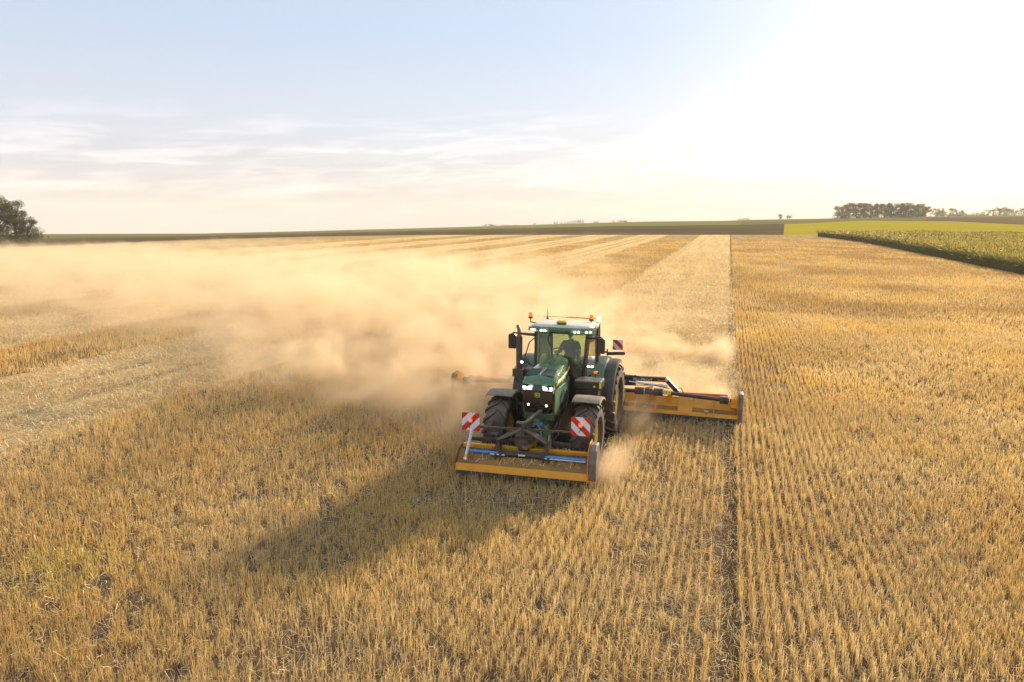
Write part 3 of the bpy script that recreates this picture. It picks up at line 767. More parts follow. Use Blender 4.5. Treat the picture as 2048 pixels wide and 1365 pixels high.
# emblem: yellow-edged shield with a leaping stag
def rrect(cx, cz, w, h, r, y0, y1, mb):
    P = []
    for (sx, sz, a0) in ((1, 1, 0), (-1, 1, 90), (-1, -1, 180), (1, -1, 270)):
        for k in range(4):
            t = R_(a0 + 30 * k); P.append((cx + sx * (w / 2 - r) + r * math.cos(t), cz + sz * (h / 2 - r) + r * math.sin(t)))
    mb.loft([[(x, y0, z) for x, z in P], [(x, y1, z) for x, z in P]])
mb = MB(); rrect(0, 1.90, .125, .11, .028, -3.50, -3.522, mb); em = mb.build('emblem', M_emby, gr)
mb = MB(); rrect(0, 1.90, .108, .093, .022, -3.50, -3.526, mb); mb.build('emblem_field', M_embg, em)
stag = [(-.045, .008), (-.036, .016), (-.030, .014), (-.030, .026), (-.024, .016), (-.012, .010), (.012, .008), (.026, .012), (.034, .008), (.030, .0), (.042, -.022), (.034, -.020), (.018, -.004), (.004, -.008), (-.010, -.006), (-.018, -.024), (-.026, -.026), (-.022, -.008), (-.030, .002), (-.040, .002)]
mb = MB(); mb.loft([[(x, -3.524, 1.90 + z) for x, z in stag], [(x, -3.530, 1.90 + z) for x, z in stag]]); mb.build('stag', M_emby, em)

# cab -----------------------------------------------------------
A0, A1, B0, B1, C0, C1 = (.60, -1.38, 2.02), (.70, -1.12, 3.02), (.84, -.35, 1.55), (.80, -.35, 3.04), (.70, .62, 1.95), (.68, .55, 3.04)
def mir(p, s): return (p[0] * s, p[1], p[2])
mb = MB()
for s in (-1, 1):
    mb.beam(mir((.64, -1.35, 1.45), s), mir(A1, s), .085, .10); mb.beam(mir(B0, s), mir(B1, s), .06, .08); mb.beam(mir(C0, s), mir(C1, s), .07, .09)
    mb.beam(mir(A1, s), mir(B1, s), .07, .07); mb.beam(mir(B1, s), mir(C1, s), .07, .07); mb.beam(mir((.64, -1.34, 1.47), s), mir((.84, -.35, 1.47), s), .07, .09)
mb.beam((-.70, -1.12, 3.0), (.70, -1.12, 3.0), .07, .09); mb.beam((-.68, .55, 3.0), (.68, .55, 3.0), .07, .09); mb.beam((-.70, .62, 1.95), (.70, .62, 1.95), .07, .09)
cabf = mb.build('cab_frame', M_black, T, bevel=.015)
# floor, firewall and rear wall below the glass
mb = MB(); mb.box((0, -.35, 1.36), (1.5, 1.95, .12)); mb.box((0, .58, 1.62), (1.36, .06, .62)); mb.loft([[(-.62, -1.36, 1.4), (.62, -1.36, 1.4), (.62, -1.30, 1.4), (-.62, -1.30, 1.4)], [(-.30, -1.38, 2.12), (.30, -1.38, 2.12), (.30, -1.36, 2.12), (-.30, -1.36, 2.12)]])
mb.build('cab_floor', M_black, T, bevel=.01)
def pane(name, pts, par, thick=.008):
    P = [Vector(p) for p in pts]; n = (P[1] - P[0]).cross(P[2] - P[0]).normalized() * thick
    mb = MB(); mb.loft([[tuple(p) for p in P], [tuple(p + n) for p in P]]); return mb.build(name, M_glass, par)
pane('windshield', [(-.60, -1.335, 1.85), (.60, -1.335, 1.85), (.67, -1.15, 2.97), (-.67, -1.15, 2.97)], T)
pane('rear_window', [(-.66, .66, 1.99), (.66, .66, 1.99), (.65, .60, 2.97), (-.65, .60, 2.97)], T)
for s in (-1, 1):
    mb = MB(); n = .02; F_ = [(.655, -1.30, 1.52), (.835, -.40, 1.52), (.80, -.40, 2.96), (.70, -1.08, 2.96)]
    for i in range(4): mb.beam(mir(F_[i], s), mir(F_[(i + 1) % 4], s), .025, .035)
    dr = mb.build('door', M_black, T); pane('door_glass', [mir(p, s) for p in F_], dr)
    mb = MB(); mb.beam(mir((.86, -.45, 1.95), s), mir((.86, -.45, 2.12), s), .02, .03); mb.build('door_handle', M_dark, dr)
    pane('side_window', [mir(p, s) for p in ((.84, -.30, 1.98), (.71, .56, 1.98), (.69, .52, 2.97), (.80, -.30, 2.97))], T)
# roof
def roof_ring(z, g, fy=0):
    q = lambda x, y: (x * g, -.45 + (y + .45) * g, z - max(0, y + .6) * .085)
    return [q(-.62, -1.32), q(.62, -1.32), q(.78, -1.24), q(.87, -1.02), q(.76, -.05), q(.66, .25), q(-.66, .25), q(-.80, .0), q(-.87, -1.02), q(-.78, -1.24)]
mb = MB(); mb.loft([roof_ring(3.01, .93), roof_ring(3.03, .985), roof_ring(3.10, 1.0), roof_ring(3.15, .985)]); roof = mb.build('roof', M_green, T, smooth=True)
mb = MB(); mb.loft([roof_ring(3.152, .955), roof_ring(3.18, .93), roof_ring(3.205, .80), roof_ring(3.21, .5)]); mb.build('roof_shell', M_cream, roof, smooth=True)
for s in (-1, 1):
    mb = MB(); mb.loft([[(s * .28, -1.30, 3.03), (s * .60, -1.27, 3.015), (s * .86, -1.06, 3.015), (s * .86, -1.0, 3.12), (s * .58, -1.24, 3.14), (s * .30, -1.28, 3.13)], [(s * .28, -1.355, 3.035), (s * .62, -1.335, 3.01), (s * .92, -1.10, 3.01), (s * .92, -1.08, 3.10), (s * .60, -1.31, 3.12), (s * .30, -1.33, 3.11)]])
    pod = mb.build('light_pod', M_greend, roof, smooth=True)
    for x, y, rt_ in ((.40, -1.37, 0), (.50, -1.365, 0), (.70, -1.31, 0), (.79, -1.24, 0)):
        mb = MB(); mb.sphere((s * x, y, 3.062), .023, 12, 8, (1.1, .5, .8)); mb.build('work_light', M_lamp, pod, smooth=True)
# work lights and indicators at the foot of the cab pillars
for s in (-1, 1):
    xx = .86 if s > 0 else -1.02
    mb = MB(); mb.box((xx, -1.50, 2.22), (.20, .07, .09)); mb.tube([(xx - s * .1, -1.46, 2.22), (s * .66, -1.40, 2.1)], .015); lb = mb.build('side_lamp', M_black, T, bevel=.01)
    for dx in (-.05, .05):
        mb = MB(); mb.sphere((xx + dx, -1.54, 2.22), .036, 12, 8, (.8, .4, .7)); mb.build('bulb', M_lamp, lb, smooth=True)
    xi = .98 if s > 0 else -1.16
    mb = MB(); mb.sphere((xi, -1.46, 2.06), .048, 12, 8, (1, .8, .8)); ind = mb.build('indicator', M_amber, T, smooth=True)
    mb = MB(); mb.tube([(xi, -1.44, 2.03), (xi, -1.42, 1.7), (xi * .9, -1.42, 1.62)], .014); mb.build('bracket', M_black, ind)
# beacons, antenna, receiver
for s, yb in ((-1, .1), (1, .1)):
    xb = -1.22 if s < 0 else .55
for xb, yb in ((-1.13, -.15), (.60, -.15)):
    mb = MB(); mb.tube([(xb, yb, 3.07 if xb < 0 else 3.1), (xb, yb, 3.2)], .016); mb.cyl((xb, yb, 3.19), (xb, yb, 3.24), .062, n=16)
    if xb < 0: mb.tube([(xb, yb, 3.08), (-.86, yb, 3.05)], .016)
    bb = mb.build('beacon', M_black, T, smooth=True)
    mb = MB(); mb.cyl((xb, yb, 3.24), (xb, yb, 3.33), .055, .05, 16); mb.sphere((xb, yb, 3.33), .05, 16, 8, (1, 1, .6)); mb.build('beacon_lens', M_amber, bb, smooth=True)
mb = MB(); mb.sphere((.72, .35, 3.20), .045, 12, 8); mb.box((.72, .35, 3.15), (.08, .05, .06)); mb.build('rear_work_light', M_lamp, T, smooth=True)
mb = MB(); mb.tube([(-.60, -.3, 3.2), (-.60, -.3, 3.52)], [.012, .005]); mb.cyl((-.60, -.3, 3.2), (-.60, -.3, 3.26), .03, n=10); mb.build('antenna', M_black, T)
mb = MB(); mb.loft([[(x * g, -1.1 + y * g, z) for x, y in ((-.13, -.07), (.13, -.07), (.15, 0), (.12, .12), (-.12, .12), (-.15, 0))] for z, g in ((3.2, .7), (3.24, 1.0), (3.265, 1.0))]); rc = mb.build('receiver', M_green, T, smooth=True)
mb = MB(); mb.loft([[(x * g, -1.1 + y * g, z) for x, y in ((-.13, -.07), (.13, -.07), (.15, 0), (.12, .12), (-.12, .12), (-.15, 0))] for z, g in ((3.267, 1.0), (3.30, .93), (3.31, .7))]); mb.build('receiver_cap', M_yellow, rc, smooth=True)
mb = MB(); mb.tube([(-.75, -.2, 3.27), (-.1, -.25, 3.275), (.62, -.2, 3.25)], .007); mb.tube([(-.1, 0, 3.25), (.7, .1, 3.22)], .006); mb.build('roof_cable', M_black, T)
# exhaust stack, after-treatment box
mb = MB(); mb.cyl((-1.06, -1.48, 2.0), (-1.06, -1.48, 2.88), .085, n=18); mb.cyl((-1.06, -1.48, 2.88), (-1.06, -1.48, 2.93), .085, .055, 18)
mb.tube([(-1.06, -1.48, 2.92), (-1.06, -1.48, 3.0), (-1.09, -1.42, 3.09), (-1.14, -1.34, 3.15)], .05, 12); mb.box((-1.06, -1.48, 1.93), (.30, .26, .2)); mb.build('exhaust_stack', M_dark, T, smooth=True)
mb = MB(); mb.tube([(-.93, -1.45, 2.3), (-.80, -1.42, 2.74), (-.70, -1.2, 2.84)], .017); mb.tube([(-1.06, -1.48, 2.24), (-.86, -1.45, 2.3), (-.78, -1.44, 2.18)], .014); mb.build('grab_rail', M_black, T)
mb = MB(); mb.box((-.74, -1.30, 1.72), (.34, .35, .60)); mb.box((-.72, -1.05, 1.35), (.5, .7, .3)); mb.build('filter_box', M_dark, T, bevel=.03)
# steps / battery box on the other side
mb = MB(); mb.box((.86, -1.62, 1.80), (.70, .55, .22)); mb.box((.83, -1.45, 1.50), (.60, .75, .36)); mb.build('toolbox', M_black, T, bevel=.03)
mb = MB(); mb.cyl((1.04, -1.895, 1.79), (1.04, -1.90, 1.79), .028, n=14); mb.box((1.19, -1.90, 1.82), (.05, .01, .14)); mb.build('toolbox_badge', M_emby, T)
mb = MB()
for i in range(3): mb.box((.98, -1.0, 1.25 - .28 * i), (.34, .34, .035))
mb.beam((.98, -1.16, .65), (.98, -1.16, 1.35), .03, .05); mb.beam((.98, -.84, .65), (.98, -.84, 1.35), .03, .05); mb.build('step_ladder', M_dark, T)
# mirrors
for s in (-1, 1):
    mxx = 1.13 if s > 0 else -1.26; zc = 2.76 if s > 0 else 2.76
    mb = MB(); hwm = .085 if s > 0 else .10
    mb.loft([[(mxx - hwm, y, zc - .20), (mxx - hwm, y, zc + .16), (mxx - hwm * .6, y, zc + .20), (mxx + hwm * .6, y, zc + .20), (mxx + hwm, y, zc + .16), (mxx + hwm, y, zc - .20)] for y in (-1.50, -1.42)]); mr_ = mb.build('mirror', M_black, T, bevel=.012)
    mb = MB(); mb.box((mxx, -1.413, zc - .01), (hwm * 1.7, .006, .35)); mb.build('mirror_glass', M_mirror, mr_)
    mb = MB(); mb.tube([(s * .70, -1.15, 2.90), (s * .95, -1.40, 2.955), (mxx - s * .03, -1.46, 2.985), (mxx, -1.46, 2.97), (mxx, -1.46, 2.8)], [.045, .035, .018, .016, .014], 8); mb.build('mirror_arm', M_black, mr_)
# wiper on the windshield
mb = MB(); mb.tube([(-.30, -1.20, 2.98), (-.36, -1.22, 2.80), (-.26, -1.27, 2.62)], .008); mb.tube([(-.30, -1.20, 2.97), (-.24, -1.24, 2.78), (-.22, -1.30, 2.5)], .007); mb.build('wiper', M_black, T)
# steering wheel, column, console
mb = MB(); c, nrm = Vector((-.18, -.80, 2.36)), Vector((0, -.55, .83)).normalized(); ux = Vector((1, 0, 0)); uy = nrm.cross(ux)
mb.tube([tuple(c + ux * .21 * math.cos(t) + uy * .21 * math.sin(t)) for t in [2 * math.pi * i / 20 for i in range(21)]], .016, 6)
for t in (R_(90), R_(210), R_(330)): mb.tube([tuple(c), tuple(c + ux * .2 * math.cos(t) + uy * .2 * math.sin(t))], .011, 5)
STW = mb.build('steering_wheel', M_black, T); mb = MB(); mb.tube([tuple(c), (-.18, -1.10, 1.9)], .05, 8); mb.box((-.10, -1.2, 2.10), (.62, .26, .14)); mb.box((-.10, -1.25, 1.8), (.3, .2, .6)); mb.build('dashboard', M_black, T, bevel=.03)
mb = MB(); mb.box((0.0, -.05, 1.90), (.5, .52, .13)); mb.box((0.0, .24, 2.15), (.44, .12, .42)); mb.box((0, -.05, 1.62), (.3, .3, .45)); mb.box((.36, -.12, 2.05), (.13, .5, .16)); mb.build('driver_seat', M_seat, T, bevel=.04)
# fenders
def arc_shell(cx, w, cyy, cz, r, t0, t1, th, n=16, drop=.0, edge=.07):
    mb = MB(); rr = []
    for i in range(n + 1):
        t = R_(t0 + (t1 - t0) * i / n); cy_, sy_ = math.cos(t), math.sin(t)
        def P(q, x): return (x, cyy - q * cy_, cz + q * sy_)
        rr.append([P(r - edge, cx - w / 2), P(r, cx - w / 2 + .02), P(r + .012, cx), P(r, cx + w / 2 - .02), P(r - edge, cx + w / 2), P(r - edge, cx + w / 2 - th), P(r - th, cx + w / 2 - th - .02), P(r - th, cx - w / 2 + th + .02), P(r - edge, cx - w / 2 + th)])
    mb.loft(rr); return mb
for s in (-1, 1):
    f = arc_shell(s * 1.07, .70, -2.82, .80, .965, 70, 150, .012, edge=.05).build('front_fender', M_grey, T, smooth=True)
    mb = MB(); mb.tube([(s * .74, -2.7, 1.1), (s * .74, -2.75, 1.55), (s * 1.0, -2.8, 1.70)], .025); mb.build('fender_bracket', M_dark, f)
    rf = arc_shell(s * .93, .34, 0, .98, 1.19, 12, 120, .02, 20, edge=.06).build('rear_fender', M_greend, T, smooth=True)
    arc_shell(s * 1.24, .30, 0, .98, 1.14, 8, 115, .015, 20, edge=.09).build('fender_extension', M_black, rf, smooth=True)
    mb = MB(); P_ = [(-1.17, 1.2), (-1.08, 1.55), (-.86, 1.83), (-.5, 2.08), (0, 2.17), (.4, 2.1), (.62, 1.95), (.62, 1.5), (0, 1.4), (-.6, 1.3)]
    mb.prism(P_, s * .755, s * .79); mb.build('fender_side', M_greend, rf, smooth=False)
# marker board on a folding arm at the rear
mb = MB(); mb.beam((.95, .55, 2.16), (1.42, .72, 2.16), .05, .09); mb.beam((.95, .5, 2.3), (.95, .55, 2.10), .04, .04); mb.beam((.70, .5, 2.22), (.95, .55, 2.2), .04, .05); ar = mb.build('rear_marker_arm', M_black, T, bevel=.01)
mb = MB(); mb.box((0, 0, 0), (.29, .02, .29)); bd = mb.build('rear_marker_board', stripe_mat('rear_stripes', 1, .29, .02), ar); bd.location = (1.20, .80, 2.38)
# front linkage
mb = MB(); mb.box((0, -3.38, .95), (.46, .28, .42)); mb.box((-.24, -3.56, 1.02), (.07, .30, .34)); mb.box((.24, -3.56, 1.02), (.07, .30, .34)); mb.box((0, -3.50, 1.20), (.13, .12, .24)); mb.box((-.27, -3.5, 1.16), (.14, .1, .14))
fl = mb.build('front_linkage', M_greend, T, bevel=.015)
mb = MB()
for s in (-1, 1): mb.beam((s * .30, -3.35, .72), (s * .42, -3.95, .55), .06, .10); mb.beam((s * .28, -3.45, 1.0), (s * .38, -3.75, .60), .06, .06)
mb.build('lift_arm', M_dark, fl, bevel=.01)
mb = MB(); mb.beam((0, -3.5, 1.18), (-.14, -4.05, 1.22), .07, .07); mb.cyl((0, -3.52, 1.18), (-.07, -3.8, 1.2), .05, n=12); mb.build('top_link', M_dark, fl)
mb = MB(); ch = [(.02, -3.60, 1.22), (.10, -3.64, 1.14), (.14, -3.68, 1.04), (.17, -3.72, .94), (.21, -3.75, .84)]
for i in range(16):
    f = i / 15 * 4; k = min(3, int(f)); a, b = Vector(ch[k]), Vector(ch[k + 1]); p = a.lerp(b, f - k); d = (b - a).normalized(); sd = Vector((1, 0, 0)) if i % 2 else Vector((0, 1, 0)); sd = (sd - d * sd.dot(d)).normalized()
    mb.tube([tuple(p + d * .022 * math.sin(t) + sd * .012 * math.cos(t)) for t in [2 * math.pi * j / 8 for j in range(9)]], .0045, 5)
mb.build('chain', nodemat('pale_blue_chain', (.45, .62, .85), .3, metal=.4), fl, smooth=True)
mb = MB(); mb.box((.02, -3.60, 1.24), (.20, .025, .02)); mb.build('hitch_pin', M_silver, fl)
mb = MB(); mb.box((.12, -3.62, 1.24), (.10, .05, .07)); mb.build('hydraulic_coupler', M_blue, fl, bevel=.008)
mb = MB(); mb.tube([(.42, -3.2, 1.2), (.38, -3.4, 1.05), (.34, -3.5, .85)], .02); mb.tube([(.46, -3.1, 1.25), (.5, -3.45, .95), (.36, -3.7, .8)], .014); mb.tube([(-.3, -3.3, 1.1), (-.42, -3.5, .9), (-.3, -3.8, .7)], .016); mb.build('hydraulic_hose', M_black, fl, smooth=True)
mb = MB(); mb.cyl((.0, -3.55, .86), (.0, -3.9, .82), .09, n=14); mb.cyl((0, -3.9, .82), (-.1, -4.15, .80), .05, n=10); mb.build('drive_shaft', M_orangedirty, fl, smooth=True)

# ---------------------------------------------------------------- driver
def driver():
    root_p = Vector((TX + .0, TY - .02, 1.98))
    sk = nodemat('skin', (0.42, 0.25, 0.18), .6); sh = nodemat('dark_shirt', (.045, .055, .075), .85); hr = nodemat('dark_hair', (.03, .025, .02), .8); tr = nodemat('work_trousers', (.05, .055, .065), .85)
    J = {'pel': (0, .02, .02), 'bel': (0, .05, .22), 'che': (0, .04, .42), 'nek': (0, .02, .585), 'hdb': (0, -.005, .665), 'shl': (-.19, .03, .50), 'ell': (-.27, -.16, .30), 'wrl': (-.26, -.50, .37), 'shr': (.19, .03, .50), 'elr': (.29, -.08, .24), 'wrr': (.33, -.32, .16), 'hpl': (-.1, .0, .0), 'knl': (-.16, -.46, .06), 'anl': (-.16, -.62, -.36), 'tol': (-.16, -.78, -.40), 'hpr': (.1, 0, 0), 'knr': (.16, -.46, .06), 'anr': (.16, -.60, -.36), 'tor': (.16, -.76, -.40)}
    RD = {'pel': .15, 'bel': .145, 'che': .155, 'nek': .062, 'hdb': .07, 'shl': .085, 'ell': .052, 'wrl': .034, 'shr': .085, 'elr': .052, 'wrr': .034, 'hpl': .10, 'knl': .07, 'anl': .05, 'tol': .04, 'hpr': .10, 'knr': .07, 'anr': .05, 'tor': .04}
    ED = [('pel', 'bel'), ('bel', 'che'), ('che', 'nek'), ('nek', 'hdb'), ('che', 'shl'), ('shl', 'ell'), ('ell', 'wrl'), ('che', 'shr'), ('shr', 'elr'), ('elr', 'wrr'), ('pel', 'hpl'), ('hpl', 'knl'), ('knl', 'anl'), ('anl', 'tol'), ('pel', 'hpr'), ('hpr', 'knr'), ('knr', 'anr'), ('anr', 'tor')]
    ks = list(J); V = [J[k] for k in ks]; RR = [RD[k] for k in ks]; E_ = [(ks.index(a), ks.index(b)) for a, b in ED]
    def limb(base, pts, rs):
        b = base
        for p, r in zip(pts, rs): V.append(p); RR.append(r); E_.append((b, len(V) - 1)); b = len(V) - 1
        return b
    # hands closed on the steering wheel (left in the picture) and on the armrest lever
    for wk, hx, hy, hz, sd in (('wrl', -.28, -.57, .385, 1), ('wrr', .345, -.39, .15, -1)):
        pb = limb(ks.index(wk), [(hx, hy, hz)], [.032])
        for j in range(4):
            ox = (-.027 + .018 * j); L_ = (.055, .065, .06, .048)[j]
            limb(pb, [(hx + ox, hy - .035, hz + .014), (hx + ox, hy - .035 - L_ * .5, hz + .002), (hx + ox, hy - .035 - L_ * .45, hz - .03)], [.0095, .0085, .008])
        limb(pb, [(hx + sd * .035, hy - .01, hz - .008), (hx + sd * .042, hy - .045, hz - .022)], [.0105, .009])
    me = bpy.data.meshes.new('person'); me.from_pydata(V, E_, []); o = bpy.data.objects.new('person', me); COL.objects.link(o); o.location = root_p
    sm_ = o.modifiers.new('skin', 'SKIN'); sm_.use_smooth_shade = True
    for i, sv in enumerate(me.skin_vertices[0].data): sv.radius = (RR[i], RR[i] * (.8 if i in (0, 1, 2) else 1)); sv.use_root = (i == 0)
    ss = o.modifiers.new('sub', 'SUBSURF'); ss.levels = ss.render_levels = 2
    me.materials.append(sk)
    tag(o, 'person in a dark t-shirt sitting at the wheel inside the cab', 'person')
    # head with features, part of the figure
    mb = MB(); hc = Vector((0, -.02, .79)); n, m = 20, 14
    vs = []
    for j in range(m + 1):
        ph = -math.pi / 2 + math.pi * j / m
        for i in range(n):
            t = 2 * math.pi * i / n; d = Vector((math.cos(ph) * math.cos(t), math.cos(ph) * math.sin(t), math.sin(ph)))
            q = Vector((d.x * .078, d.y * .098, d.z * .122)); fr = max(0, -d.y)
            if d.z < -.1: q.x *= 1 - .25 * (-d.z); q.y += -.012 * fr
            if fr > .9 and -.35 < d.z < .1: q.y -= .022 * (1 - abs(d.z + .15) * 3.5)      # nose
            if fr > .6 and .05 < d.z < .3 and .25 < abs(d.x) < .6: q.y += .008             # eye sockets
            vs.append(hc + q)
    fs = [(j * n + i, j * n + (i + 1) % n, (j + 1) * n + (i + 1) % n, (j + 1) * n + i) for j in range(m) for i in range(n)]
    mb.add(vs, fs)
    for s in (-1, 1): mb.sphere(hc + Vector((s * .08, .01, -.005)), .024, 8, 6, (.4, .8, 1.2))
    hd = mb.build('head', sk, o, smooth=True)
    mb = MB()
    for s in (-1, 1): mb.sphere(hc + Vector((s * .03, -.092, .015)), .011, 8, 6)
    mb.build('eye', hr, hd); mb = MB(); mb.box(hc + Vector((0, -.098, -.055)), (.045, .006, .008)); mb.build('mouth', hr, hd)
    mb = MB(); mb.sphere(hc + Vector((0, .014, .03)), .105, 16, 10, (.84, .98, 1.0)); hv = [v for v in mb.v]
    mb.v = [(x, max(y, hc.y - .075 + (0.0 if z > hc.z + .06 else .09)), max(z, hc.z - .03 - .05 * (y > 0))) for x, y, z in hv]; mb.build('hair', hr, hd, smooth=True)
    # t-shirt with short sleeves and trousers, a little outside the body
    def shell(name, keys, edges, grow, mat):
        V2 = [J[k] if not isinstance(k, tuple) else k[0] for k in keys]; R2 = [RD[k] + grow if not isinstance(k, tuple) else k[1] for k in keys]
        me2 = bpy.data.meshes.new(name); me2.from_pydata(V2, edges, []); q = bpy.data.objects.new(name, me2); COL.objects.link(q); q.parent = o
        a = q.modifiers.new('skin', 'SKIN'); a.use_smooth_shade = True
        for i, sv in enumerate(me2.skin_vertices[0].data): sv.radius = (R2[i], R2[i] * (.82 if i < 3 else 1)); sv.use_root = (i == 0)
        b = q.modifiers.new('sub', 'SUBSURF'); b.levels = b.render_levels = 2; me2.materials.append(mat)
    shell('t_shirt', ['pel', 'bel', 'che', ((0, .025, .55), .085), 'shl', ((-.245, -.10, .365), .072), 'shr', ((.255, -.035, .33), .072)], [(0, 1), (1, 2), (2, 3), (2, 4), (4, 5), (2, 6), (6, 7)], .02, sh)
    shell('trousers', ['pel', 'hpl', 'knl', 'anl', 'hpr', 'knr', 'anr'], [(0, 1), (1, 2), (2, 3), (0, 4), (4, 5), (5, 6)], .012, tr)
driver()

# ---------------------------------------------------------------- front mulcher
FM = empty('mulcher', (-4.24, 14.02, 0), R_(3.5)); tag(FM, 'yellow front mulcher with two striped warning boards pushed ahead of the tractor', 'mulcher')
W2 = 1.53
mb = MB(); mb.prism([(.0, .24), (.05, .24), (.085, .395), (.045, .40)], -W2, W2); mb.build('front_lip', M_orange, FM, bevel=.006)
mb = MB(); mb.prism([(.055, .26), (.06, .39), (.28, .58), (.62, .66), (.90, .60), (1.05, .35), (1.0, .28), (.8, .5), (.3, .5), (.12, .45), (.10, .26)], -W2 + .01, W2 - .01)
for x in (-1.2, -.75, .75, 1.2): mb.prism([(.10, .50), (.30, .605), (.62, .665), (.62, .72), (.28, .66), (.10, .56)], x - .012, x + .012)
mb.build('housing', M_orangedirty, FM, bevel=.006)
mb = MB(); mb.box((0, .50, .70), (2 * W2 - .1, .09, .09)); mb.build('frame_tube', M_orange, FM, bevel=.01)
mb = MB(); mb.box((0, .86, .74), (2 * W2 - .1, .09, .10)); mb.box((0, .30, .70), (2 * W2 - .2, .05, .03)); mb.build('rear_frame_tube', M_dark, FM, bevel=.01)
mb = MB(); mb.cyl((-1.25, .26, .64), (-.55, .26, .64), .035, n=14); mb.build('blue_rod', M_blue, FM, smooth=True)
mb = MB(); mb.cyl((.55, .26, .64), (1.47, .26, .64), .038, n=14); mb.build('blue_rod', M_blue, FM, smooth=True)
mb = MB(); mb.cyl((.50, .235, .605), (1.47, .235, .605), .022, n=12); mb.cyl((-.75, .24, .605), (-.40, .24, .605), .028, n=12); mb.build('steel_rod', M_silver, FM, smooth=True)
mb = MB(); mb.cyl((-.52, .30, .62), (.52, .30, .62), .075, n=20); mb.build('cross_cylinder', M_black, FM, smooth=True)
mb = MB(); mb.box((0, .222, .64), (.16, .006, .035)); mb.build('type_plate', M_white, FM)
q_ = np.random.default_rng(5); nx = 420
V_, F_, S_ = litter(q_.uniform(-W2 + .05, W2 - .05, nx), q_.uniform(.10, .95, nx), q_, .03, .12, .008, .02, 9)
V_ = V_.copy(); V_[:, 2] += np.interp(V_[:, 1], [.06, .28, .62, .9], [.40, .59, .665, .61]); sd_ = mesh_np('straw_debris', V_, F_, 4, m_litter, {'shade': S_}, parent=FM); sd_['kind'] = 'stuff'
# headstock: A shaped frame with turret
mb = MB()
for s in (-1, 1):
    mb.beam((s * .03, .42, 1.22), (s * .60, .32, .94), .22, .045); mb.box((s * .56, .34, .72), (.07, .20, .42)); mb.box((s * .50, .26, .55), (.05, .16, .22)); mb.box((s * .62, .26, .53), (.05, .16, .22)); mb.beam((s * .60, .35, .94), (s * .48, .95, .8), .08, .08)
    mb.cyl((s * .46, .30, .50), (s * .66, .30, .50), .055, n=12)
mb.box((0, .40, 1.22), (.09, .16, .30)); mb.box((-.06, .40, 1.36), (.2, .12, .05)); mb.build('headstock', M_dark, FM, bevel=.01)
mb = MB(); mb.beam((0, .45, 1.30), (.30, .95, 1.52), .10, .07); mb.build('upper_arm', M_dark, FM, bevel=.01)
mb = MB(); mb.box((0, .70, .82), (.46, .40, .36)); mb.cyl((0, .50, .80), (0, .40, .80), .16, .15, 24); mb.cyl((0, .40, .80), (0, .385, .80), .11, n=24); mb.build('gearbox', M_dark, FM, bevel=.02, smooth=True)
mb = MB(); mb.cyl((0, .383, .80), (0, .375, .80), .03, n=14); mb.build('gearbox_cap', M_blue, FM)
mb = MB(); mb.tube([(-.52, .5, 1.05), (-.66, .42, 1.0), (-.60, .36, .85), (-.68, .34, .7)], .02); mb.tube([(.05, .4, 1.1), (.25, .5, 1.05), (.46, .5, .95), (.52, .4, .8)], .018); mb.cyl((-.80, .55, .98), (-.58, .45, 1.02), .045, n=12); mb.build('hose', M_black, FM, smooth=True)
mb = MB(); mb.prism([(.36, .62), (.34, 1.0), (.42, 1.10), (.52, 1.08), (.62, .95), (.70, .9), (.70, .62)], .585, .60); mb.build('swing_plate', nodemat('dusty_plate', (.30, .24, .17), .7, dust=.5), FM)
mb = MB(); mb.beam((-1.14, .44, 1.175), (1.18, .44, 1.215), .035, .045); mb.beam((-1.14, .44, 1.175), (-.55, .44, 1.185), .045, .055); mb.build('crossbar', M_dark, FM)
# perforated white stand
mb = MB(); mb.beam((-1.32, .20, .55), (-1.22, .38, 1.16), .055, .055); st = mb.build('parking_stand', M_white, FM, bevel=.006)
mb = MB()
for i in range(7):
    f = .25 + .1 * i; p = Vector((-1.32, .20, .55)).lerp(Vector((-1.22, .38, 1.16)), f); mb.cyl(p + Vector((0, -.035, .01)), p + Vector((0, -.03, .01)), .008, n=8)
mb.build('stand_hole', M_black, st)
mb = MB(); mb.box((-1.31, .16, .48), (.09, .10, .16)); mb.build('stand_socket', M_orange, FM, bevel=.01)
mb = MB(); mb.cyl((-1.34, .09, .47), (-1.30, .13, .50), .05, n=12); mb.build('stand_foot', M_silver, FM)
# end plates
mb = MB(); mb.prism([(-.02, .22), (-.02, .62), (.10, .92), (.32, 1.02), (.85, .98), (1.08, .75), (1.10, .25)], W2 + .002, W2 + .02)
mb.prism([(.0, .24), (.0, .40), (.30, .42), (.30, .24)], W2 + .02, W2 + .14); mb.build('end_plate', M_orange, FM, bevel=.004)
mb = MB(); mb.prism([(-.01, .25), (.0, .66), (.10, .93), (.30, 1.01), (.60, .98), (.66, .8), (.60, .25)], W2 + .021, W2 + .20); be = mb.build('belt_guard', M_grey, FM, bevel=.035)
mb = MB(); mb.box((W2 + .085, .068, .72), (.07, .012, .04)); mb.build('guard_sticker', M_white, be)
mb = MB(); mb.prism([(.0, .24), (.0, .50), (.28, .68), (.75, .70), (1.05, .45), (1.08, .26)], -W2 - .02, -W2 - .002); mb.build('end_plate', M_orangedirty, FM, bevel=.004)
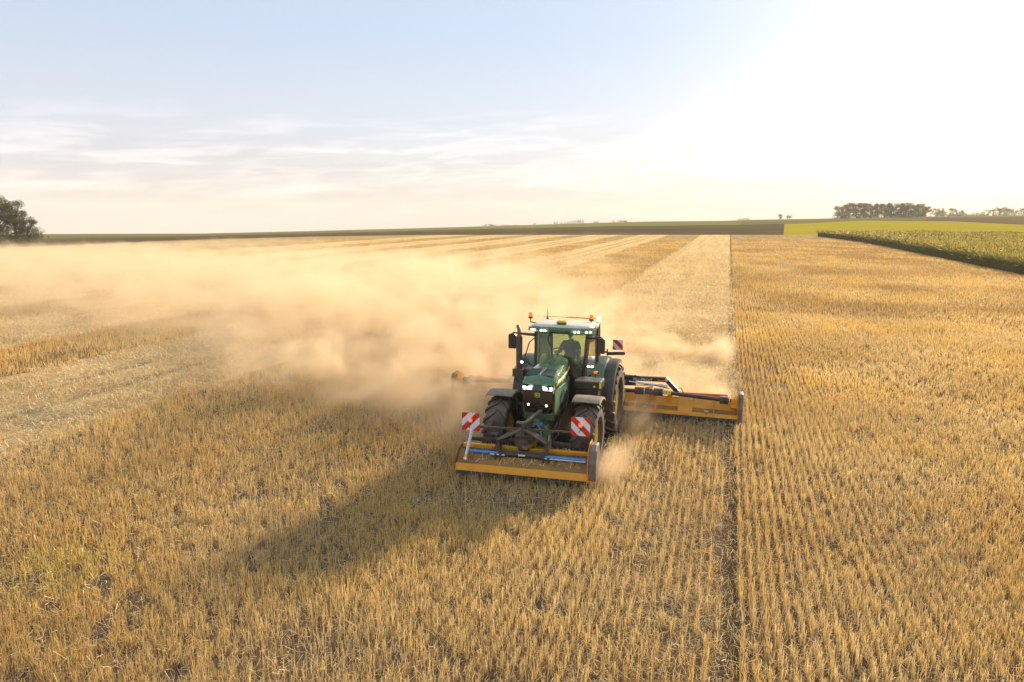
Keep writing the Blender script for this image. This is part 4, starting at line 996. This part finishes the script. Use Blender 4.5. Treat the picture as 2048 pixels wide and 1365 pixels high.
# warning boards with their lamps
for s, bx, bz in ((-1, -1.26, 1.30), (1, 1.32, 1.375)):
    mb = MB(); mb.box((0, 0, 0), (.43, .012, .43)); b = mb.build('warning_board', stripe_mat('warning_stripes', s, .345, .085 if s < 0 else .085), FM, bevel=.004); b.location = (bx, .39, bz)
    mb = MB(); mb.box((0, -.03, .02), (.085, .05, .055)); mb.build('marker_lamp', M_white, b, bevel=.01)
    mb = MB(); mb.box((0, -.03, .063), (.09, .05, .03)); mb.build('lamp_top', M_amber, b, bevel=.008)
    mb = MB(); mb.tube([(0, -.02, -.005), (.015, -.025, -.05), (-.02, -.02, -.10), (-.035, -.015, -.15)], .007); mb.build('lamp_cable', M_black, b)
# roller and rotor
mb = MB(); mb.cyl((-W2 + .05, .62, .30), (W2 - .05, .62, .30), .17, n=20); mb.build('rotor', M_dark, FM, smooth=True)
mb = MB(); mb.cyl((-W2 + .03, .98, .12), (W2 - .03, .98, .12), .11, n=20); mb.build('support_roller', M_dark, FM, smooth=True)
mb = MB(); mb.prism([(.04, .14), (.05, .14), (.07, .25), (.06, .25)], -W2 + .02, W2 - .02); mb.build('front_flap', M_flap, FM)

# ---------------------------------------------------------------- rear mulcher: two wings behind the tractor
RM = empty('mulcher', (-3.88, 20.0, 0), R_(0.0)); tag(RM, 'wide orange rear mulcher with two wings trailing behind the tractor', 'mulcher')
for s in (1, -1):
    X0, X1 = .95, 4.40
    def sx(a, b): return (a, b) if s > 0 else (-b, -a)
    mb = MB(); mb.prism([(.0, .05), (.025, .05), (.045, .24), (.015, .25)], *sx(X0, X1 - .02)); fp = mb.build('rubber_flap', M_flap, RM)
    mb = MB()
    for i in range(10): x = s * (X0 + .25 + i * .34); mb.cyl((x, .012, .20), (x, .0, .20), .011, n=8)
    mb.build('flap_bolt', M_silver, fp)
    mb = MB(); mb.prism([(.01, .24), (.04, .34), (.16, .36), (.14, .24)], *sx(X0, X1 - .02)); mb.build('lower_rail', M_orange, RM, bevel=.005)
    mb = MB(); mb.prism([(.10, .36), (.17, .45), (.30, .47), (.3, .36)], *sx(X0, X1 - .03)); mb.build('soiled_rail', M_orangedirty, RM, bevel=.005)
    mb = MB(); mb.prism([(.16, .45), (.42, .62), (.50, .65), (.98, .62), (1.15, .40), (1.10, .38), (.95, .58), (.5, .60), (.3, .44)], *sx(X0, X1 - .04)); hs = mb.build('housing', M_orange, RM, bevel=.006)
    mb = MB()
    for x in (1.45, 2.05, 3.72): mb.prism([(.02, .26), (.12, .46), (.42, .63), (.42, .67), (.10, .52), (.0, .30)], s * x - .012, s * x + .012)
    mb.prism([(.0, .30), (.10, .50), (.34, .66), (.55, .72), (.55, .60), (.10, .34)], s * 2.70 - (0 if s > 0 else .42), s * 2.70 + (.42 if s > 0 else 0)); mb.build('rib', M_orange, hs, bevel=.004)
    mb = MB()
    for x in (1.75, 3.52): mb.box((s * x, .03, .38), (.05, .06, .10)); mb.cyl((s * x - .06, -.01, .42), (s * x + .06, -.01, .42), .018, n=8)
    mb.build('latch', M_silver, hs)
    mb = MB(); mb.prism([(-.03, .12), (-.03, .52), (.30, .90), (.45, .96), (.62, .90), (1.0, .60), (1.15, .2), (1.0, .10)], *sx(X1 - .02, X1 + .0)); mb.prism([(.10, .55), (.16, .60), (.16, .80), (.40, .85), (.4, .55)], *sx(X1 - .22, X1 - .021)); mb.build('end_plate', M_orange, RM, bevel=.004)
    mb = MB(); mb.prism([(-.02, .14), (-.02, .55), (.06, .90), (.16, .96), (.55, .96), (.85, .7), (.85, .2)], *sx(X1 + .001, X1 + .12)); mb.build('belt_guard', M_grey, RM, bevel=.03)
    mb = MB(); mb.beam((s * 1.0, .62, .70), (s * 4.1, .62, .76), .10, .10); mb.beam((s * 1.0, .62, .66), (s * 1.9, .70, .86), .05, .05); mb.build('top_beam', M_red, RM, bevel=.01)
    # drive shaft with its ribbed guards
    mb = MB(); mb.cyl((s * .3, .15, .83), (s * 1.55, .18, .83), .055, n=14); mb.cyl((s * 2.2, .18, .85), (s * 3.95, .22, .74), .058, n=14); mb.cyl((s * 3.9, .22, .745), (s * 4.25, .22, .735), .05, n=12); sh_ = mb.build('drive_shaft', M_black, RM, smooth=True)
    mb = MB()
    for xa, xb, r in ((1.42, 1.68, .115), (1.98, 2.24, .115), (3.88, 4.12, .12)):
        for k in range(6): a = xa + (xb - xa) * k / 6; mb.cyl((s * a, .17, .84 if xa < 3 else .745), (s * (a + (xb - xa) / 6.5), .17, .84 if xa < 3 else .745), r, r * .93, 18)
    mb.build('shaft_guard', M_black, sh_, smooth=True)
    mb = MB(); mb.cyl((s * 1.69, .17, .84), (s * 1.97, .17, .84), .07, n=14); mb.box((s * 1.83, .17, .84), (.22, .12, .17)); mb.build('universal_joint', M_dark, sh_, bevel=.01)
    mb = MB(); mb.box((s * 2.42, .10, .85), (.13, .02, .10)); mb.build('shaft_label', nodemat('yellow_label', (.75, .68, .05), .5), sh_)
    mb = MB(); mb.box((s * 2.31, .10, .86), (.06, .02, .08)); mb.build('shaft_label', M_white, sh_)
    mb = MB(); mb.cyl((s * 2.25, .175, .845), (s * 2.27, .175, .845), .118, n=18); mb.cyl((s * 1.70, .17, .84), (s * 1.72, .17, .84), .118, n=18); mb.cyl((s * 4.13, .2, .745), (s * 4.15, .2, .745), .12, n=18); mb.build('guard_ring', M_silver, sh_, smooth=True)
    mb = MB(); mb.box((s * 1.95, .35, .70), (.22, .12, .24)); mb.box((s * 2.45, .30, .74), (.14, .1, .2)); mb.build('hinge_block', M_orange, RM, bevel=.01)
    # folding arm
    mb = MB(); mb.beam((s * .2, .55, 1.10), (s * 2.33, .60, 1.14), .13, .14); mb.beam((s * 2.26, .60, 1.18), (s * 2.66, .55, .78), .12, .13); mb.beam((s * .2, .5, .96), (s * 1.4, .5, 1.0), .16, .16); am = mb.build('folding_arm', M_black, RM, bevel=.015)
    mb = MB(); mb.cyl((s * 1.35, .50, 1.07), (s * 1.35, .66, 1.20), .03, n=10); mb.cyl((s * 2.31, .50, 1.16), (s * 2.31, .48, 1.16), .05, n=14); mb.build('arm_pin', M_silver, am)
    mb = MB(); mb.cyl((s * 1.2, .42, 1.04), (s * 2.15, .46, .97), .03, n=12); mb.cyl((s * 2.1, .46, .975), (s * 2.35, .46, .95), .045, n=12); mb.build('lift_ram', M_silver, am, smooth=True)
    mb = MB(); mb.tube([(s * 2.5, .5, .75), (s * 2.6, .48, .9), (s * 2.75, .46, .95), (s * 2.85, .5, .75)], .012); mb.tube([(s * .9, .45, 1.0), (s * 1.4, .4, .95), (s * 2.0, .42, .98), (s * 2.4, .45, .9)], .014); mb.tube([(s * .5, .45, 1.2), (s * 1.1, .5, 1.22), (s * 1.5, .52, 1.2)], .016); mb.build('hose', M_black, am, smooth=True)
    mb = MB(); mb.cyl((s * X0, .7, .3), (s * (X1 - .05), .7, .3), .18, n=18); mb.build('rotor', M_dark, RM, smooth=True)
    mb = MB(); mb.cyl((s * X0, 1.15, .13), (s * (X1 - .05), 1.15, .13), .12, n=18); mb.build('support_roller', M_dark, RM, smooth=True)
    if s > 0:
        for txt, x, mt_ in (('MU-PRO/T', 1.20, M_letters), ('860', 1.93, M_letterr)):
            cu = bpy.data.curves.new('lettering', 'FONT'); cu.body = txt; cu.size = .125; cu.extrude = .002
            to = bpy.data.objects.new('text_source', cu); COL.objects.link(to); bpy.context.view_layer.update()
            tm = bpy.data.meshes.new_from_object(to.evaluated_get(bpy.context.evaluated_depsgraph_get())); bpy.data.objects.remove(to); tm.materials.clear(); tm.materials.append(mt_)
            tx = bpy.data.objects.new('lettering', tm); COL.objects.link(tx); tx.parent = am; tx.location = (x + .12, .475, 1.075); tx.rotation_euler = (math.pi / 2, 0, 0)
mb = MB(); mb.prism([(.0, .2), (.1, .55), (.9, .6), (1.1, .25)], -.93, .93); mb.build('centre_housing', M_orange, RM, bevel=.02)
mb = MB(); mb.box((0, .2, .9), (.7, .35, .5)); mb.beam((-.35, .1, .7), (-.1, -.25, 1.3), .08, .08); mb.beam((.35, .1, .7), (.1, -.25, 1.3), .08, .08); mb.box((0, -.2, 1.3), (.3, .2, .15)); mb.beam((-.45, -.6, .65), (-.45, .2, .65), .07, .1); mb.beam((.45, -.6, .65), (.45, .2, .65), .07, .1); mb.build('centre_frame', M_black, RM, bevel=.015)

# ---------------------------------------------------------------- maize crop beyond the stubble, on the right
m_leaf_maize = straw_mat('maize_leaf', [(0.0, (0.10, 0.10, 0.014)), (0.4, (0.26, 0.225, 0.022)), (0.75, (0.44, 0.335, 0.05)), (1.0, (0.58, 0.42, 0.16))], 0.5)
def maize():
    r = np.random.default_rng(77)
    # outline of the crop on the ground: a straight edge beside the stubble, a slanting far edge
    def left(y): return 28.6 - np.clip(y - 150, 0, 70) ** 2 * 0.0012
    def xfar(y): return 40 + 0.62 * y + 0 * left(y)
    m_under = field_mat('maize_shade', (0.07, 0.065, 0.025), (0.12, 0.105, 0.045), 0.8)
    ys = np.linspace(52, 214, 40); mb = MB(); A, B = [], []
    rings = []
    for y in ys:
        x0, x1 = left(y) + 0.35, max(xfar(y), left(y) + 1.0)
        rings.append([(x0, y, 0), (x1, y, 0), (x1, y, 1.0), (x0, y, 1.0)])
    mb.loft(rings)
    P = []
    for (y0, y1, dens, lw, ll) in ((52, 100, 5.5, 0.07, 0.7), (100, 150, 2.6, 0.12, 0.9), (150, 215, 1.1, 0.2, 1.1)):
        n = int((y1 - y0) * 150 * dens); x = r.uniform(18, 168, n); y = r.uniform(y0, y1, n)
        x = np.round(x / 0.75) * 0.75 + r.normal(0, 0.08, n)
        k = (x > left(y) + r.normal(0.1, 0.12, n)) & (x < xfar(y)) & in_view(x, y, 3); x, y = x[k], y[k]; n = len(x)
        hh = r.uniform(1.35, 1.8, n) * (0.9 + 0.2 * smooth_noise(x, y, 0.12, 71))
        for j in range(7):                                   # arching leaves of each plant
            a = r.uniform(0, 2 * np.pi, n); zb = hh * r.uniform(0.45 if j else 0.85, 0.95, n); l = ll * r.uniform(.5, 1, n); w = lw * r.uniform(.6, 1.2, n)
            dx, dy = np.cos(a), np.sin(a); sx, sy = -dy * w / 2, dx * w / 2
            up_ = r.uniform(0.2, 0.9, n)
            b0 = np.stack([x, y, zb], 1); b1 = np.stack([x + dx * l * .5, y + dy * l * .5, zb + l * .5 * up_], 1); b2 = np.stack([x + dx * l, y + dy * l, zb + l * .5 * up_ - l * .35], 1)
            S = np.stack([sx, sy, 0 * sx], 1)
            Q = np.stack([b0 - S, b0 + S, b1 + S, b1 - S], 1); Q2 = np.stack([b1 - S, b1 + S, b2 + S * .2, b2 - S * .2], 1)
            sh = np.clip(0.55 * r.random(n) + 0.28 * smooth_noise(x, y, 0.05, 61) + 0.08 * (j == 0), 0, 1)
            P.append((Q.reshape(-1, 3), np.arange(4 * n), sh)); P.append((Q2.reshape(-1, 3), np.arange(4 * n), sh))
        # pale tassel on each plant
        w = lw * 0.25; b0 = np.stack([x, y, hh], 1); t = b0 + np.stack([r.normal(0, .05, n), r.normal(0, .05, n), r.uniform(.15, .3, n)], 1); S = np.stack([np.full(n, w), 0 * x, 0 * x], 1)
        P.append((np.stack([b0 - S, b0 + S, t + S, t - S], 1).reshape(-1, 3), np.arange(4 * n), r.uniform(.55, 1.0, n)))
    V, F, S = merge(P)
    o = mesh_np('maize_crop', V, F, 4, m_leaf_maize, {'shade': S}); tag(o, 'tall green maize crop with straw coloured tassels beside the stubble', 'maize', kind='stuff')
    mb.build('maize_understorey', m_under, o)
    print('maize', len(F) // 4)
maize()

# ---------------------------------------------------------------- trees
m_bark = nodemat('bark', (0.09, 0.065, 0.045), 0.9, var=0.4, nscale=3, bump=0.5)
m_fol = straw_mat('tree_leaves', [(0.0, (0.030, 0.045, 0.012)), (0.5, (0.06, 0.085, 0.02)), (1.0, (0.12, 0.14, 0.035))], 0.35)
m_fol2 = straw_mat('tree_leaves_olive', [(0.0, (0.045, 0.050, 0.015)), (0.5, (0.08, 0.09, 0.025)), (1.0, (0.15, 0.15, 0.05))], 0.35)
TREEN = [0]
def tree(u, r, vtop, wpx, name, label, cat, group=None, shape='round', nleaf=900, base_frac=0.12, mat=None, zbase=None):
    TREEN[0] += 1; q = np.random.default_rng(500 + TREEN[0] * 13)
    azm = float(az_of(u)); x, y = r * math.sin(azm), r * math.cos(azm)
    z0 = float(ground_z(np.array([x]), np.array([y]))[0]) - 0.2 if zbase is None else zbase
    depth = r * math.cos(azm + YAW) * 1.0
    h = float(z_at(azm, r, vtop)) - z0; w = wpx / FPX * depth
    t = empty(name, (x, y, z0)); tag(t, label, cat, group)
    # trunk with forking limbs
    mb = MB(); ln = (q.uniform(-.04, .04), q.uniform(-.04, .04)); tr = max(0.035 * h * (0.5 if shape == 'poplar' else 1), w * 0.02)
    hh = h * (0.9 if shape == 'poplar' else 0.55)
    mb.tube([(0, 0, -0.3), (ln[0] * h * .3, ln[1] * h * .3, hh * .5), (ln[0] * h, ln[1] * h, hh)], [tr, tr * .75, tr * .3], 7)
    # clumps of leaves spread through the crown
    nc = 9 if shape == 'poplar' else (46 if nleaf > 4000 else (30 if nleaf > 1200 else 15))
    cl = []
    for i in range(nc):
        if shape == 'poplar':
            f = (i + .5) / nc; cz = h * (base_frac + (1 - base_frac) * f); rad = w * .5 * (0.35 + 0.9 * math.sin(math.pi * min(f * .9 + .12, 1)) ** .8); cx, cy_ = q.normal(0, w * .05, 2); cr_ = (rad, rad, h / nc * .9)
        elif shape == 'bush':
            cx, cy_ = q.uniform(-.5, .5) * w, q.uniform(-.2, .2) * w; cz = h * q.uniform(.3, .75) * (1 - (cx / w) ** 2 * 1.6); rad = h * .32; cr_ = (rad * 1.3, rad, rad)
        else:
            a = q.uniform(0, 2 * math.pi); f = q.uniform(0, 1) ** .8; cz = h * (base_frac + .16 + (0.78 - base_frac) * f)
            prof = math.sin(math.pi * min(1, max(.02, (cz / h - base_frac * .5) / (1.06 - base_frac * .5)))) ** .55
            d = w * .40 * prof * math.sqrt(q.uniform(.15, 1)); cx, cy_ = d * math.cos(a), d * math.sin(a)
            rad = min(w, h) * q.uniform(.12, .2); cr_ = (rad, rad, rad * .8); cz = min(cz, h - rad * .75)
            mb.tube([(ln[0] * h * .5, ln[1] * h * .5, min(cz * .55, hh * .8)), (cx * .55, cy_ * .55, cz * .82), (cx, cy_, cz)], [tr * .35, tr * .2, tr * .06], 5)
        cl.append((cx, cy_, cz, *cr_))
    if base_frac < 0: cl += [(w * fx, 0, h * .14, w * .22, w * .22, h * .16) for fx in (-.25, 0, .25)]; nc += 3
    cl = np.array(cl); n = nleaf; ci = q.integers(0, nc, n); C = cl[ci]
    d = q.normal(0, 1, (n, 3)); d /= np.linalg.norm(d, axis=1)[:, None]; rr = q.uniform(0.25, 1, n) ** .5 * (1 + 0.18 * q.normal(0, 1, n))
    Pc = C[:, :3] + d * rr[:, None] * C[:, 3:6]; Pc[:, 2] = np.clip(Pc[:, 2], h * .02, h)
    s = (w * h / n) ** .5 * q.uniform(.6, 1.3, n) * (2.1 if n < 2000 else 2.6)
    a = q.normal(0, 1, (n, 3)); a /= np.linalg.norm(a, axis=1)[:, None]; b = np.cross(a, q.normal(0, 1, (n, 3))); b /= np.linalg.norm(b, axis=1)[:, None]
    a *= s[:, None] * .5; b *= s[:, None] * .36
    V = np.stack([Pc - a, Pc - b, Pc + a, Pc + b], 1).reshape(-1, 3)
    sh = np.clip(0.6 * q.random(n) + 0.4 * q.random(nc)[ci], 0, 1)
    mb.build('trunk', m_bark, t)
    mesh_np('crown', V, np.arange(4 * n), 4, mat or m_fol, {'shade': sh}, parent=t)
    return t

# the wood at the left edge of the field
G1 = 'trees of the wood at the left edge'
tree(-75, 225, 372, 110, 'broadleaf_tree', 'tallest dark broadleaf tree, mostly cut off by the left picture edge', 'tree', G1, nleaf=6500, base_frac=-0.12, mat=m_fol2)
tree(-8, 222, 389, 66, 'broadleaf_tree', 'tall broadleaf tree of the left wood touching the picture edge', 'tree', G1, nleaf=8000, base_frac=-0.12, mat=m_fol2)
tree(28, 218, 399, 50, 'broadleaf_tree', 'rounded broadleaf tree second from the open end of the left wood', 'tree', G1, nleaf=7000, base_frac=-0.12, mat=m_fol2)
tree(52, 214, 431, 40, 'broadleaf_tree', 'lower bushy broadleaf tree at the open end of the left wood', 'tree', G1, nleaf=5000, base_frac=-0.12, mat=m_fol2)
tree(66, 212, 452, 26, 'shrub', 'low shrub where the left wood meets the open field', 'shrub', G1, 'bush', nleaf=1200, base_frac=0)
# the copse on the right skyline
G2 = 'trees of the copse on the right skyline'
names = ['first', 'second', 'third', 'fourth', 'fifth', 'sixth', 'seventh', 'eighth', 'ninth', 'tenth', 'eleventh', 'twelfth', 'thirteenth']
cop = [(1683, 408, 30), (1698, 406, 26), (1713, 406, 24), (1727, 405, 26), (1741, 409, 24), (1755, 407, 26), (1769, 407, 26), (1783, 405, 26), (1797, 406, 26), (1811, 405, 26), (1824, 409, 26), (1837, 407, 24), (1849, 413, 22)]
for i, (u, v, w) in enumerate(cop):
    tree(u, 700 + (i * 37 % 23), v, w * 1.3, 'broadleaf_tree', ('%s tree from the left in the dark skyline copse' % names[i]) if i < 12 else 'last ragged tree at the right end of the skyline copse', 'tree', G2, nleaf=3200, base_frac=-0.12, mat=m_fol2)
# paler woods further off, behind the copse
G3 = 'pale distant trees on the right horizon'
for u, v, w, lb in ((1874, 417, 26, 'pale distant round tree just right of the dark copse'), (1899, 416, 34, 'pale distant broad tree between the copse end and the low hedge'), (1916, 421, 22, 'small pale tree leaning on the broad distant tree'),
                    (1940, 424, 40, 'low pale distant thicket between two groups of trees'), (1975, 419, 28, 'pale distant tree left of the tallest far tree'), (2000, 413, 24, 'tallest pale tree on the far right horizon'),
                    (2018, 418, 20, 'narrow pale tree right of the tallest far one'), (2046, 415, 34, 'pale distant tree cut off by the right picture edge')):
    tree(u, 1150, v, w * 1.5, 'distant_tree', lb, 'tree', G3, 'bush' if 'thicket' in lb else 'round', nleaf=1500, base_frac=-0.12, mat=m_fol2)
# small trees along the middle skyline
G4 = 'poplars in a row on the middle skyline'
pop = [(1109, 443.5, 4), (1114, 444, 4), (1123, 445.5, 5), (1130, 444.5, 3.5), (1136, 443.5, 4), (1142, 442, 4), (1147, 442, 4), (1151, 441.5, 3.5), (1156.5, 439, 5), (1161, 440, 4), (1166, 439.5, 4)]
for i, (u, v, w) in enumerate(pop):
    tree(u, 1085 + (i % 3) * 6, v, w, 'poplar', 'slender dark poplar, %s from the left in the skyline row' % names[i], 'poplar', G4, 'poplar', nleaf=140, base_frac=0.05)
for u, v, w, sh, lb, nm, ct in ((980, 448, 30, 'bush', 'long low dark thicket at the left of the skyline trees', 'thicket', 'thicket'), (1010, 449.5, 26, 'bush', 'flat low hedge joined to the right of the long thicket', 'hedge', 'hedge'), (1029, 449.5, 14, 'bush', 'short end piece of the low skyline hedge', 'hedge', 'hedge'),
                        (1069, 446, 5, 'poplar', 'single small dark tree alone between hedge and poplars', 'small_tree', 'tree'), (1191, 442, 12, 'bush', 'rounded dark bush just right of the poplar row', 'bush', 'bush'),
                        (1227, 440.5, 4.5, 'poplar', 'narrow upright bush beside the two lobed thicket', 'bush', 'bush'), (1243, 439.5, 20, 'bush', 'two lobed dark thicket on the middle skyline', 'thicket', 'thicket'),
                        (1488, 436, 20, 'bush', 'flat dark thicket on the skyline above the mown strip', 'thicket', 'thicket'), (1559.5, 429, 15, 'round', 'round topped skyline tree left of its pointed neighbour', 'tree', 'tree'),
                        (1579, 430, 14, 'round', 'pointed skyline tree right of the round topped one', 'tree', 'tree')):
    tree(u, 1060 if u < 1300 else (880 if u < 1500 else 790), v, w, nm, lb, ct, 'small trees and thickets on the skyline', sh, nleaf=260, base_frac=0.0, mat=m_fol2 if u > 1300 else m_fol)

# ---------------------------------------------------------------- dust raised by the mulchers
def dust_cloud(lo, hi, vox, part, label):
    # closed hull round the plume (its surface is empty, its inside is the dust)
    mb = MB()
    mb.box([(a + b) / 2 for a, b in zip(lo, hi)], [b - a for a, b in zip(lo, hi)])
    vm = bpy.data.materials.new('airborne_dust'); vm.use_nodes = True; nt = vm.node_tree; nt.nodes.clear()
    out = nt.nodes.new('ShaderNodeOutputMaterial'); pv = nt.nodes.new('ShaderNodeVolumePrincipled')
    pv.inputs['Color'].default_value = (0.90, 0.735, 0.50, 1)
    pv.inputs['Density'].default_value = DUST_K
    pv.inputs['Density Attribute'].default_value = 'density'
    pv.inputs['Anisotropy'].default_value = 0.25
    nt.links.new(pv.outputs[0], out.inputs['Volume'])
    o = mb.build('dust_cloud', vm)
    tag(o, label, 'dust', kind='stuff')
    ng = bpy.data.node_groups.new('dust_plume', 'GeometryNodeTree')
    ng.interface.new_socket('Geometry', in_out='OUTPUT', socket_type='NodeSocketGeometry')
    L = ng.links.new
    def N(t, **k):
        n = ng.nodes.new(t)
        for a, c in k.items(): setattr(n, a, c)
        return n
    class E:
        def __init__(s, o): s.o = o
        def _b(op):
            def f(s, t): return mt(op, s, t)
            return f
        __add__ = _b('ADD'); __sub__ = _b('SUBTRACT'); __mul__ = _b('MULTIPLY'); __truediv__ = _b('DIVIDE')
        def __radd__(s, t): return mt('ADD', t, s)
        def __rsub__(s, t): return mt('SUBTRACT', t, s)
        def __rmul__(s, t): return mt('MULTIPLY', t, s)
    def mt(op, *a):
        n = N('ShaderNodeMath', operation=op)
        for i, v in enumerate(a):
            if isinstance(v, E): L(v.o, n.inputs[i])
            else: n.inputs[i].default_value = v
        return E(n.outputs[0])
    def clamp01(a): return mt('MINIMUM', mt('MAXIMUM', a, 0.0), 1.0)
    def sstep(a, e0, e1):
        t = clamp01((a - e0) / (e1 - e0)) if not isinstance(e0, E) else clamp01((a - e0) / (e1 - e0))
        return t * t * (3.0 - 2.0 * t)
    def gauss(a): return mt('EXPONENT', -1.0 * (a * a))
    pos = N('GeometryNodeInputPosition'); sp = N('ShaderNodeSeparateXYZ'); L(pos.outputs[0], sp.inputs[0])
    X, Y, Z = E(sp.outputs[0]), E(sp.outputs[1]), E(sp.outputs[2])
    def noise(sx, sy, sz, scale, detail, rough=0.6, dist=0.0, off=0.0):
        c = N('ShaderNodeCombineXYZ'); L((X * sx + off).o, c.inputs[0]); L((Y * sy).o, c.inputs[1]); L((Z * sz).o, c.inputs[2])
        n = N('ShaderNodeTexNoise'); n.inputs['Scale'].default_value = scale; n.inputs['Detail'].default_value = detail
        n.inputs['Roughness'].default_value = rough; n.inputs['Distortion'].default_value = dist
        L(c.outputs[0], n.inputs['Vector']); return E(n.outputs[0])
    n1 = noise(0.8, 0.8, 1.1, 0.34, 8, 0.70, 0.9)
    n2 = noise(0.8, 0.8, 1.2, 0.85, 4, 0.6, 0.4, 17.0)
    n3 = noise(0.7, 0.7, 1.0, 0.10, 2, 0.5, 0.0, 5.0)
    def plume(ox, oy, dx, dy, w0, wk, h0, hk, amp, fall, u0=0.0, cut=0.5, soft=0.75, ulen=1e9, front=1.0):
        l = math.hypot(dx, dy); dx, dy = dx / l, dy / l
        px, py = X - ox, Y - oy
        u = px * dx + py * dy
        v = px * dy - py * dx
        up = mt('MAXIMUM', u, 0.0)
        w = up * wk + w0; h = mt("MAXIMUM", up * hk + h0, min(h0, 0.9))
        cross = gauss(v / w)
        zn = Z / h
        # eroded upper surface: billows by noise
        top = clamp01((1.1 + (n1 - 0.5) * 3.4 + (n2 - 0.5) * 1.4 - zn - (v / w) * (v / w) * 0.85) / soft)
        k = amp * cross * top * sstep(u, -front, 0.6)
        k = k / (1.0 + up * fall)
        if ulen < 1e8: k = k * (1.0 - sstep(u, ulen * 0.55, ulen))
        return k
    total = raw = None
    for a in PLUMES:
        q = plume(*a[0], **{k: v for k, v in a[1].items() if k != 'jet'})
        if a[1].get('jet'): raw = q if raw is None else raw + q
        else: total = q if total is None else total + q
    mod = sstep(n1 + (n2 - 0.5) * 0.55, 0.34, 0.66) * (0.5 + n3)
    # the near and the far cloud share one plume; each fills its own region and they fade into one another
    near = sstep(X, NEAR[0], NEAR[0] + 4.0) * (1.0 - sstep(Y, NEAR[1] - 4.0, NEAR[1]))
    dens = mt('MAXIMUM', (total * mod + raw * (0.12 + sstep(n2 + (n1 - 0.5) * 0.5, 0.36, 0.60))) * (near if part == 'near' else 1.0 - near), 0.0)
    vc = N('GeometryNodeVolumeCube')
    L(dens.o, vc.inputs['Density'])
    vc.inputs['Min'].default_value = lo; vc.inputs['Max'].default_value = hi
    for i, k in enumerate(('Resolution X', 'Resolution Y', 'Resolution Z')):
        vc.inputs[k].default_value = int((hi[i] - lo[i]) / vox[i])
    sm = N('GeometryNodeSetMaterial'); sm.inputs['Material'].default_value = vm
    L(vc.outputs[0], sm.inputs[0]); go = N('NodeGroupOutput'); L(sm.outputs[0], go.inputs[0])
    md = o.modifiers.new('dust', 'NODES'); md.node_group = ng
    return o
DUST_K = 1.0
NEAR = (-24.0, 38.0)
PLUMES = [
    # main cloud from behind the machine, drifting to the left and back, spreading into a wide low sheet
    ((-6.0, 23.6, -0.88, 0.475, 3.0, 0.25, 3.0, -0.030, 0.38, 0.06), dict(front=3.5)),
    # broad drifting sheet far to the left
    ((-13.0, 28.0, -0.91, 0.41, 7.0, 0.32, 2.7, -0.012, 0.19, 0.004), dict(front=5)),
    # a taller body further back
    ((-10.0, 38.0, -0.80, 0.60, 6.5, 0.34, 3.8, -0.040, 0.22, 0.03), dict(front=9.0)),
    # left wing and the wheels on that side
    ((-5.5, 18.8, -0.94, 0.28, 1.8, 0.10, 1.7, -0.02, 2.3, 0.28), dict(front=0.9, ulen=12, jet=1)),
    ((-5.2, 18.6, -0.98, 0.20, 0.8, 0.16, 1.3, 0.10, 0.50, 0.14), dict(front=0.6, ulen=18)),
    # low dust behind the right wing, two streaks with a gap between them
    ((0.35, 22.6, -1.0, 0.03, 1.4, 0.06, 0.80, 0.12, 1.4, 0.08), dict(front=0.3, jet=1, ulen=16)),
    ((0.4, 30.0, -1.0, 0.06, 2.2, 0.08, 0.85, 0.10, 0.95, 0.06), dict(front=0.3, jet=1, ulen=22)),
    ((-2.0, 36.0, -0.95, 0.3, 5.0, 0.15, 1.4, 0.01, 0.07, 0.02), dict(front=3)),
    # dust from the front mulcher and wheels, low over the ground to the left
    ((-5.4, 16.0, -0.90, 0.42, 1.3, 0.14, 1.0, 0.06, 0.50, 0.12), dict(front=0.8, ulen=20)),
    # small puffs at the right ends of both mulchers
    ((-2.35, 14.3, 0.03, 1.0, 0.38, 0.05, 0.42, 0.06, 1.3, 0.12), dict(front=0.4, ulen=7.5, jet=1)),
    ((-2.3, 17.6, 0.2, 1.0, 0.5, 0.05, 0.35, 0.05, 0.7, 0.1), dict(front=0.5, ulen=4.0, jet=1)),
    ((0.75, 20.6, -0.1, 1.0, 0.3, 0.03, 0.4, 0.05, 0.5, 0.1), dict(front=0.5, ulen=1.7, jet=1)),
]
dust_cloud((-24.5, 12.8, 0.0), (2.6, 38.0, 6.3), (0.125, 0.125, 0.12), 'near', 'thick golden dust boiling up around and behind the tractor')
dust_cloud((-112.0, 12.8, 0.0), (2.6, 140.0, 7.5), (0.45, 0.45, 0.25), 'far', 'wide thin sheet of golden dust drifting off to the left edge')

# ---------------------------------------------------------------- warm evening air
hz = MB(); hz.box((0, 0, -70), (5600, 5600, 260))
hm = bpy.data.materials.new('warm_air'); hm.use_nodes = True; hnt = hm.node_tree; hnt.nodes.clear()
ho = hnt.nodes.new('ShaderNodeOutputMaterial'); hp = hnt.nodes.new('ShaderNodeVolumePrincipled')
hp.inputs['Color'].default_value = (0.98, 0.90, 0.78, 1); hp.inputs['Density'].default_value = 0.00025; hp.inputs['Anisotropy'].default_value = 0.0
hnt.links.new(hp.outputs[0], ho.inputs['Volume'])
o = hz.build('haze', hm); tag(o, 'warm evening haze over the fields', 'haze', kind='stuff')
